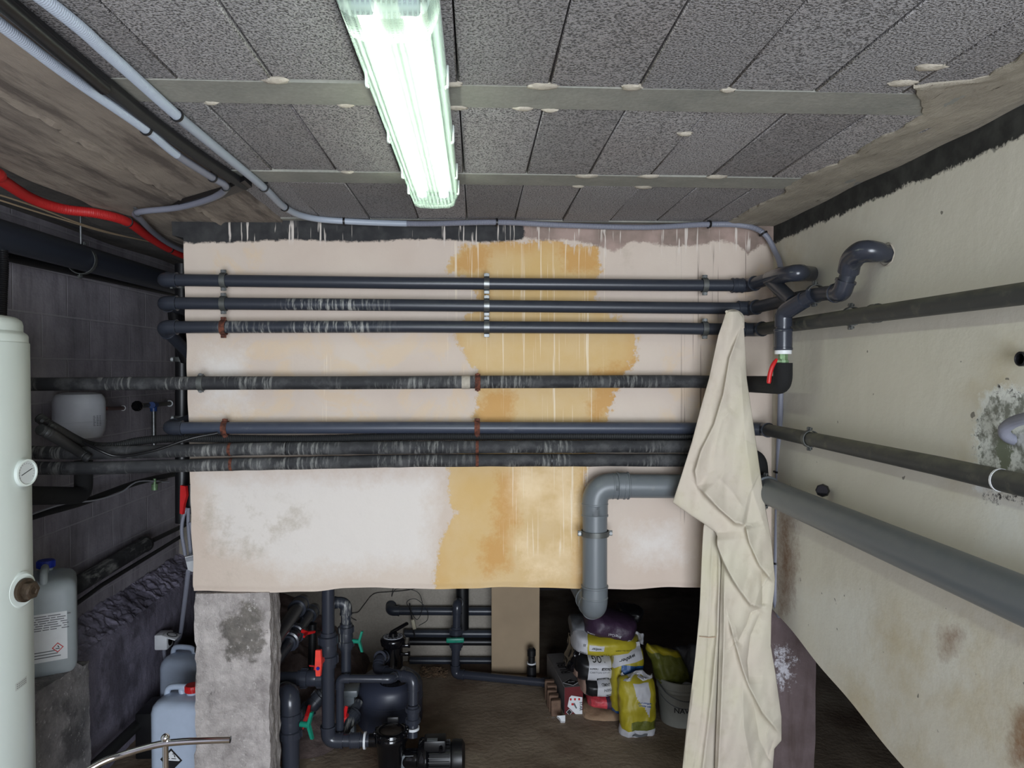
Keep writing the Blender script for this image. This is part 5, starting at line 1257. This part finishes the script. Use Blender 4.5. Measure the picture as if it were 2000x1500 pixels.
B().lathe(c, (0, 0, 1), [(0, 0), (.03, 0), (.03, .10), (.022, .105), (.022, .16), (.027, .165), (.027, .20), (.015, .215), (0, .215)], 20).obj('stub', 'black', ps)
ring(c+V(0, 0, .118), V(0, 0, 1), .023, 'white', ps, 'white_seal', L=.008, k=1.25)
tag(B().tube(smoothpath([PY(840, 1140, 4.73), PY(800, 1152, 4.73), PY(760, 1156, 4.73), PY(730, 1160, 4.73), PY(712, 1180, 4.73), PY(700, 1195, 4.73), PY(688, 1198, 4.73), PY(686, 1206, 4.73), PY(696, 1212, 4.73)], 6), .0022, 6).obj('wire', 'ink'), 'thin wire wandering down the far wall left of the level pipes', 'wire')
tag(B().tube(smoothpath([PY(770, 1140, 4.6), PY(765, 1165, 4.6), PY(775, 1150, 4.62), PY(815, 1156, 4.62), PY(825, 1185, 4.62), PY(815, 1210, 4.62), PY(800, 1190, 4.6), PY(795, 1175, 4.6), PY(812, 1170, 4.6), PY(832, 1188, 4.6), PY(835, 1210, 4.62), PY(818, 1222, 4.62)], 6), .0022, 6).obj('wire', 'ink'), 'loose tangle of thin wire over the topmost level pipe', 'wire')
cf_ = thing('wire_connector', 'pale connector block dangling on a black cord over the level pipes', 'connector', PY(806, 1218, 4.58))
B().tube([PY(800, 1178, 4.58), PY(804, 1205, 4.58), PY(810, 1245, 4.58)], .0045, 8).obj('cord', 'black', cf_)
B().box(PY(808, 1219, 4.57), (.022, .02, .065), (V(.97, 0, .2), V(0, 1, 0), V(-.2, 0, .97)), bev=.003).obj('block', plain('cream_plastic', (168, 160, 138), .5), cf_)
# leaf litter by the far wall
random.seed(11)
b = B()
for k in range(170):
    p = PZ(random.uniform(822, 872), random.uniform(1303, 1322), .014); an = random.uniform(0, 6.3); s_ = random.uniform(.008, .02)
    u = V(math.cos(an), math.sin(an), random.uniform(-.4, .4)); w = V(-math.sin(an), math.cos(an), random.uniform(-.4, .4)); b.prism([p+u*s_, p+w*s_*.4, p-u*s_, p-w*s_*.4], V(0, 0, .0015))
tag(b.obj('leaf_litter', plain('dry_leaves', (120, 98, 76), .8, var=.5, scale=60), smooth=False), 'scatter of dry leaves at the foot of the far wall', 'leaves', kind='stuff')

# ------------------------------------------------------------------ sacks
M['sack_yellow'] = plain('sack_yellow', (170, 156, 38), .5, var=.12, scale=8, bump=.45)
M['sack_white'] = plain('sack_white', (190, 190, 194), .5, var=.06, scale=10, bump=.45)
M['sack_purple'] = plain('sack_purple', (58, 40, 60), .5, var=.12, bump=.45)
M['sack_blue'] = plain('sack_blue', (32, 80, 136), .4, var=.15, bump=.45)
M['sack_lightblue'] = plain('sack_light_blue', (130, 160, 196), .45, var=.1, bump=.45)
M['sack_red'] = plain('sack_red', (190, 66, 74), .5, var=.3, scale=40, bump=.45)
M['sack_brown'] = plain('paper_sack', (150, 124, 98), .8, var=.15, bump=.45)
M['sack_olive'] = plain('sack_olive', (100, 104, 40), .5, var=.15, bump=.45)
M['kraft_end'] = plain('pinkish_end', (176, 146, 130), .7, var=.12)
M['tile_brown'] = plain('tile_brown', (108, 84, 68), .8, var=.25, scale=40)
class Sack:
    def __init__(s, name, label, c, A, Bv, depth, mats, fn, seed=0, taper=0.0, group='building-material sacks piled in the pit', pw=4, wr=.006):
        s.c = Vector(c); s.A = Vector(A); s.B = Vector(Bv); N_ = s.A.cross(s.B).normalized(); s.N = N_ if N_.y < 0 else -N_; s.d = depth; s.seed = seed; s.tp = taper; s.pw = pw; s.wr = wr
        s.o = thing(name, label, 'sack', s.c-V(0, 0, abs(s.A.z)+abs(s.B.z)), group)
        b = B(); b.grid(lambda u, v: s.at(u*2-1, v*2-1, 1), 36, 28, fn); b.grid(lambda u, v: s.at(u*2-1, v*2-1, -1), 36, 28, fn)
        bmesh.ops.remove_doubles(b.bm, verts=b.bm.verts[:], dist=.0004)
        b.obj('sack_body', mats, s.o, angle=75)
    def at(s, u, v, side, eps=0.0):
        uu = math.sin(u*math.pi/2)*.4+u*.6; k = 1-s.tp*max(0, u)**2 if s.tp >= 0 else 1+s.tp*max(0, -u)**2
        x = uu*(1-.05*v**4); y = v*(1-.05*u**4)*k
        h = s.d*(max(0, 1-abs(u)**s.pw)**.5)*(max(0, 1-abs(v)**s.pw)**.5)*k
        p = s.c+s.A*x+s.B*y+s.N*(h*side)
        w = mnoise.noise_vector(p*9+V(s.seed*5.3, 0, 0))*s.wr*1.6+mnoise.noise_vector(p*24+V(s.seed*5.3, 0, 0))*s.wr*.9+mnoise.noise_vector(V(p.x*50, p.y*50, p.z*22)+V(s.seed*2.3, 0, 0))*s.wr*.45
        return p+w+s.N*(eps*side)
    def conf(s, u0, v0, flip=False):
        la, lb = s.A.length, s.B.length; sg = -1 if flip else 1
        sx = 1 if s.A.x > 0 or abs(s.A.x) < 1e-4 else -1
        return lambda x, y: s.at(max(-.97, min(.97, u0+sg*x/la)), max(-.97, min(.97, v0+sg*y/lb)), 1, .0025)
    def text(s, t_, u0, v0, h, mat='ink', flip=False, bold=True):
        c_ = s.at(u0, v0, 1); return text(t_, c_, s.A, s.B, h, mat, s.o, conf=s.conf(u0, v0, flip), bold=bold)
    def patch(s, u0, v0, w, h, mat, name='printed_panel'):
        b = B(); b.grid(lambda u, v: s.at(u0+(u-.5)*w, v0+(v-.5)*h, 1, .0014), 10, 8); return b.obj(name, mat, s.o, fix=False)
def pv(x, y, Y): return PY(x, y, Y)
def sack_px(name, label, x0, y0, x1, y1, hgt, Y, depth, mats, fn, **k):
    """lying sack from pixel (x0, y0) to (x1, y1), hgt pixels tall"""
    a, b_ = pv(x0, y0, Y), pv(x1, y1, Y); c = (a+b_)/2; A = (b_-a)/2; up_ = V(-A.z, 0, A.x).normalized()*(hgt*Y/FPX/2)
    return Sack(name, label, c, A, up_, depth, mats, fn, **k)
YS = 4.02
solid = lambda u, v: 0
# paper sack and grey sack at the bottom of the pile
sack_px('paper_sack', 'brown paper sack at the very bottom of the sack pile', 1132, 1394, 1212, 1394, 44, YS, .14, ['sack_brown'], solid, seed=1)
s_ = sack_px('mortar_sack', 'red and maroon sack low in the pile, on the brown paper sack', 1143, 1353, 1196, 1353, 28, YS, .15, ['sack_red', 'sack_purple'], lambda u, v: 0 if u < .62 else 1, seed=2)
s_ = sack_px('mortar_sack', 'white sack with a broad black band and pinkish end, above the red sack', 1130, 1326, 1196, 1327, 35, YS-.01, .16, ['sack_white', 'black', 'kraft_end'], lambda u, v: 2 if u < .14 else (1 if u < .45 else 0), seed=3, wr=.003)
s_.patch(.55, -.45, .5, .28, 'ink'); s_.text('BUTECH', .55, -.45, .010, 'sack_white'); s_.text('TYSEN', .5, .22, .015, 'ink_grey', flip=True); s_.text('CEMENT', .3, .66, .008)
s_ = sack_px('mortar_sack', 'white printed sack with a black end and gold letters, under the yellow sack', 1117, 1288, 1194, 1291, 52, YS, .17, ['sack_white', 'black', 'kraft_end'], lambda u, v: 2 if (u < .10 and v < .4) else (1 if u < .32 else 0), seed=4, wr=.003)
for u0, v0 in ((.45, .24), (.28, -.50)): s_.patch(u0, v0, .5, .17, 'ink'); s_.text('BUTECH', u0, v0, .009, 'sack_white', flip=True)
s_.text('G', -.10, .80, .020, plain_k := 'ink', flip=True); s_.text('O', .10, .80, .020, flip=True); s_.text('L', .3, .80, .020, flip=True); s_.text('SUPER1', -.12, .25, .009); s_.text('CARTON OT FT', .15, .0, .010, 'ink_grey', bold=False); s_.text('EXTRA 1', .74, -.55, .009)
sack_px('refuse_sack', 'crumpled black plastic sack wedged left of the white sacks', 1108, 1272, 1142, 1276, 66, YS+.03, .12, ['black_gloss'], solid, seed=5, wr=.014, group=None)
s_ = sack_px('plaster_sack', 'yellow sack with a white end and small white label, lying on the white sacks', 1116, 1243, 1246, 1250, 42, YS-.02, .17, ['sack_yellow', 'sack_white'], lambda u, v: 1 if u < .21 else 0, seed=6, taper=.45, wr=.004)
s_.patch(-.33, .08, .36, .48, 'sack_white'); s_.text('weber', -.33, .03, .013, flip=True); s_.text('25', -.64, .26, .013, flip=True); s_.text('AGLU', -.68, -.50, .009); s_.text('weber.rep fillover', .36, -.06, .009, bold=False); s_.text('S E A G', -.04, -.55, .010, 'sack_olive', bold=False)
B().grid(lambda u, v: pv(1241+15*u, 1233+18*v+7*u, YS-.03)+mnoise.noise_vector(V(u*3, v*3, 1))*.01, 10, 10) and None
b = B(); b.grid(lambda u, v: pv(1238+19*u, 1232+20*v+6*u, YS-.03+.02*math.sin(u*5))+mnoise.noise_vector(V(u*3, v*3, 1))*.008, 10, 10); o = b.obj('torn_flap', 'sack_white', s_.o, fix=False)
m_ = o.modifiers.new('thickness', 'SOLIDIFY'); m_.thickness = .002
sack_px('cement_sack', 'dark grey sack corner peeping out left of the grey drain bend, beneath the purple sack', 1113, 1224, 1150, 1221, 34, YS+.04, .12, ['ink_grey'], solid, seed=7)
s_ = sack_px('tile_glue_sack', 'purple sack slanting on top of the pile behind the grey drain bend', 1142, 1205, 1236, 1226, 46, YS-.03, .15, ['sack_purple'], solid, seed=8, wr=.005)
s_.text('BigGel', .05, -.25, .017, 'sack_white', flip=True, bold=False); s_.patch(.74, -.62, .26, .22, 'sack_white'); s_.text('kerakoll', .74, -.62, .006, flip=True); s_.text('Kerakoll', -.72, -.62, .009, 'sack_white', flip=True)
sack_px('dark_sack', 'almost black sack lying at the top right of the pile', 1205, 1192, 1252, 1200, 26, YS+.12, .10, ['black'], solid, seed=9)
# standing sacks
s_ = Sack('adhesive_sack', 'upright yellow sack with a blue band and a tilted white top panel', pv(1223, 1327, YS-.12), (pv(1255, 1327, YS-.12)-pv(1191, 1327, YS-.12))/2, V(0, .0, 66*3.9/FPX), .085, ['sack_yellow', 'sack_blue', 'sack_lightblue', 'sack_white'],
     lambda u, v: 1 if v < .12 else ((2 if v < .60 else 1) if (u > .30 and v < .80) else (0 if v < .82 else 0)), seed=10, wr=.005)
# white slanted panel with the maker's name
f0 = lambda u, v: s_.at(-.95+1.75*u, .48+.34*u+.42*v-.06*u, 1, .003)
b = B(); b.grid(lambda u, v: f0(u, min(1, v)), 14, 10); b.obj('printed_panel', 'sack_white', s_.o, fix=False)
tt = lambda x, y: s_.at(max(-.95, min(.97, -.1+(-x*.94-y*.30)/s_.A.length)), max(-.97, min(.97, .78+(-x*.30*1.0-y*.94)/s_.B.length)), 1, .006)
text('weber', s_.c, s_.A, s_.B, .024, 'ink', s_.o, conf=tt, bold=True)
s_ = Sack('adhesive_sack', 'crumpled yellow and white sack standing at the front right of the pile', pv(1243, 1381, YS-.26), (pv(1277, 1381, YS-.26)-pv(1209, 1381, YS-.26))/2, V(0, .01, 62*3.75/FPX), .075, ['sack_yellow', 'sack_white', 'sack_olive'],
     lambda u, v: 1 if v < .20 or (.42 < u < .72 and .42+(.72-u)*1.1 < v < .93) else (2 if (v < .34 and u > .3) else 0), seed=12, wr=.009)
s_.patch(.05, -.50, .75, .10, 'sack_olive'); s_.patch(.05, -.76, .8, .10, 'ink_grey'); s_.text('weber.col', .22, .28, .010, 'sack_blue', flip=True); s_.text('flex extra', .22, .18, .009, 'sack_blue', flip=True)
b = B(); b.grid(lambda u, v: pv(1214+60*u, 1313+14*v+6*math.sin(u*9), YS-.26+.03*math.sin(v*3+u*11))+mnoise.noise_vector(V(u*4, v*3, 1))*.016, 24, 8); o = b.obj('crumpled_top', 'sack_white', s_.o, fix=False)
m_ = o.modifiers.new('thickness', 'SOLIDIFY'); m_.thickness = .002
# tile cutter box with its label, and the tile stack beside it
cx0, cx1 = PY(1102, 1343, 3.97).x, PY(1139, 1343, 3.97).x; zt2 = PY(1120, 1341, 3.97).z; zb2 = PY(1120, 1402, 3.97).z
axb = V(.0, 1, 0); rx = V(1, 0, 0); dirb = V(-.11, 1, 0).normalized(); sdb = V(1, .11, 0).normalized()
tc = thing('cutter_box', 'long grey and red tile-cutter carton beside the sack pile', 'box', V((cx0+cx1)/2, 4.2, zb2), None)
cc = V((cx0+cx1)/2, 3.97, 0)+dirb*.24; cc.z = (zt2+zb2)/2
B().box(cc, (cx1-cx0, .48, zt2-zb2), (sdb, dirb, V(0, 0, 1)), bev=.002, seg=1).obj('carton', plain('grey_carton', (104, 102, 102), .6), tc)
fc = V((cx0+cx1)/2, 3.97, (zt2+zb2)/2)-dirb*.0015
B().box(fc, (cx1-cx0-.001, .002, zt2-zb2-.002), (sdb, dirb, V(0, 0, 1))).obj('red_end', plain('maroon_card', (96, 20, 26), .5), tc)
B().prism([fc+V(.004-.018, -.004, -.008)+V(0, 0, (zt2-zb2)/2-.04), fc+V(.048, -.004, .03), fc+V(.048, -.004, -.085), fc+V(.03, -.004, -.085), fc+V(-.036, -.004, -.02), fc+V(-.026, -.004, .03)], V(0, -.001, 0)).obj('white_label', 'white', tc, smooth=False)
text('STAR', fc+V(.040, -.0062, -.020), V(0, 0, -1), V(1, 0, 0), .016, 'ink', tc, bold=True)
b = B()
for k in range(3): b.box(fc+V(-.018+k*.024, -.006, .020), (.010, .001, .012))
b.box(fc+V(-.006, -.006, -.008), (.016, .001, .012)); b.obj('red_marks', 'red', tc)
B().prism([fc+V(-.004, -.0062, -.006), fc+V(.012, -.0062, -.034), fc+V(.018, -.0062, -.030), fc+V(.004, -.0062, .0)], V(0, -.001, 0)).obj('tool_picture', 'ink_grey', tc, smooth=False)
for q_, m_ in ((.018, 'white'), (.0155, 'ink')): B().prism([fc+V(-.026+q_, -.0065-(.018-q_)*.2, -.052), fc+V(-.026, -.0065-(.018-q_)*.2, -.052+q_), fc+V(-.026-q_, -.0065-(.018-q_)*.2, -.052), fc+V(-.026, -.0065-(.018-q_)*.2, -.052-q_)], V(0, -.0005, 0)).obj('logo_diamond', m_, tc, smooth=False)
tp_ = V(cc.x, 0, zt2+.0012)
text('RUBI', V(cc.x+.0, 4.22, zt2+.001), dirb, -sdb, .055, 'ink', tc, bold=True)
for q_, m_ in ((.050, 'white'), (.044, 'ink')):
    c_ = V((cx0+cx1)/2, 3.97, zt2+.0008+(.05-q_)*.15)+dirb*.055; B().prism([c_+sdb*q_, c_+dirb*q_*.9, c_-sdb*q_, c_-dirb*q_*.9], V(0, 0, .0006)).obj('logo_diamond', m_, tc, smooth=False)
text('RUBI', V((cx0+cx1)/2, 3.97, zt2+.003)+dirb*.055, sdb, dirb, .014, 'white', tc, bold=True)
random.seed(8)
tl = PZ(1080, 1400, .0)
for k in range(5):
    y_ = 3.96+k*.05; x_ = cx0-.045-.11*(k*.05)
    b = B().box((x_+random.uniform(-.006, .006), y_, .045+k*.002), (.055, .032, .09+k*.008), (V(1, 0, random.uniform(-.06, .06)).normalized(), V(0, 1, 0), V(0, 0, 1)), bev=.004, seg=1).jitter(.003, 30, k)
    tag(b.obj('terracotta_tile', 'tile_brown'), ['nearest of five brown tiles on edge beside the cutter carton, next to the white chip', 'second nearest of the five brown tiles on edge beside the cutter carton', 'middle one of the five brown tiles on edge beside the cutter carton', 'second farthest of the five brown tiles on edge beside the cutter carton', 'farthest of the five brown tiles on edge beside the cutter carton'][k], 'tile', 'row of tiles on edge beside the cutter carton')
tag(B().prism([PZ(1088, 1398, .05), PZ(1104, 1397, .05), PZ(1104, 1409, .02), PZ(1096, 1409, .02), PZ(1094, 1404, .04)], V(0, .02, -.02)).obj('tile_shard', 'white'), 'white chip lying at the foot of the row of tiles', 'shard')
# bucket with a sack in it
bc = V(PY(1330, 1400, 3.86).x, 3.88, 0); bz = lambda y: PY(1330, y, 3.80).z
bu = thing('bucket', 'grey-white plastic bucket half hidden by the hanging cloth', 'bucket', bc)
bm_ = plain('bucket_plastic', (150, 150, 142), .45, var=.06)
B().lathe(bc, (0, 0, 1), [(0, 0.0), (.105, 0), (.108, .006), (.124, .185), (.130, .19), (.130, .205), (.126, .207), (.127, .235), (.134, .238), (.134, .252), (.128, .254), (.124, .252), (.120, .20), (.104, .012), (0, .012)], 56).obj('body', bm_, bu)
def bconf(x, y):
    z = .10+y; r = .1085+.0155*(z/.185)+.0012; an = math.radians(-104)+x/r; return V(bc.x+r*math.cos(an), bc.y+r*math.sin(an), z)
text('NAVAL', bc, V(1, 0, 0), V(0, 0, 1), .030, 'ink', bu, conf=lambda x, y: bconf(x+.028, y), bold=True)
b = B()
def band(u, v):
    an = math.radians(-165+u*150); z = .160-.05*math.sin(u*math.pi)*1.0+v*.006; r = .1085+.0155*(z/.185)+.0008; return V(bc.x+r*math.cos(an), bc.y+r*math.sin(an), z)
b.grid(band, 40, 1); b.obj('printed_arc', 'ink_grey', bu)
B().tube(smoothpath([bc+V(-.134, 0, .23), bc+V(-.10, -.13, .20), bc+V(0, -.155, .17), bc+V(.10, -.13, .20), bc+V(.134, 0, .23)], 8), .003, 8).obj('bail_handle', 'ink_grey', bu)
s_ = Sack('folded_sack', 'dull yellow sack stuffed in the bucket beside the hanging cloth', PY(1308, 1308, 3.88), V(.095, .02, -.03), V(-.045, 0, .135), .055, ['sack_olive', 'sack_yellow'], lambda u, v: 1 if v > .86 else 0, seed=14, group=None, wr=.010)
s_ = Sack('rag', 'dark greyish rag heaped behind the yellow sack in the bucket', PY(1342, 1300, 3.95), V(.085, 0, 0), V(0, 0, .12), .05, ['ink_grey'], solid, seed=15, group=None, wr=.012)
B().tube(smoothpath([PY(1330, 1345, 3.80), PY(1338, 1335, 3.80), PY(1350, 1338, 3.80), PY(1352, 1352, 3.80), PY(1340, 1358, 3.80), PY(1345, 1370, 3.80)], 6), .008, 8).obj('rope_end', 'grey_white', bu)
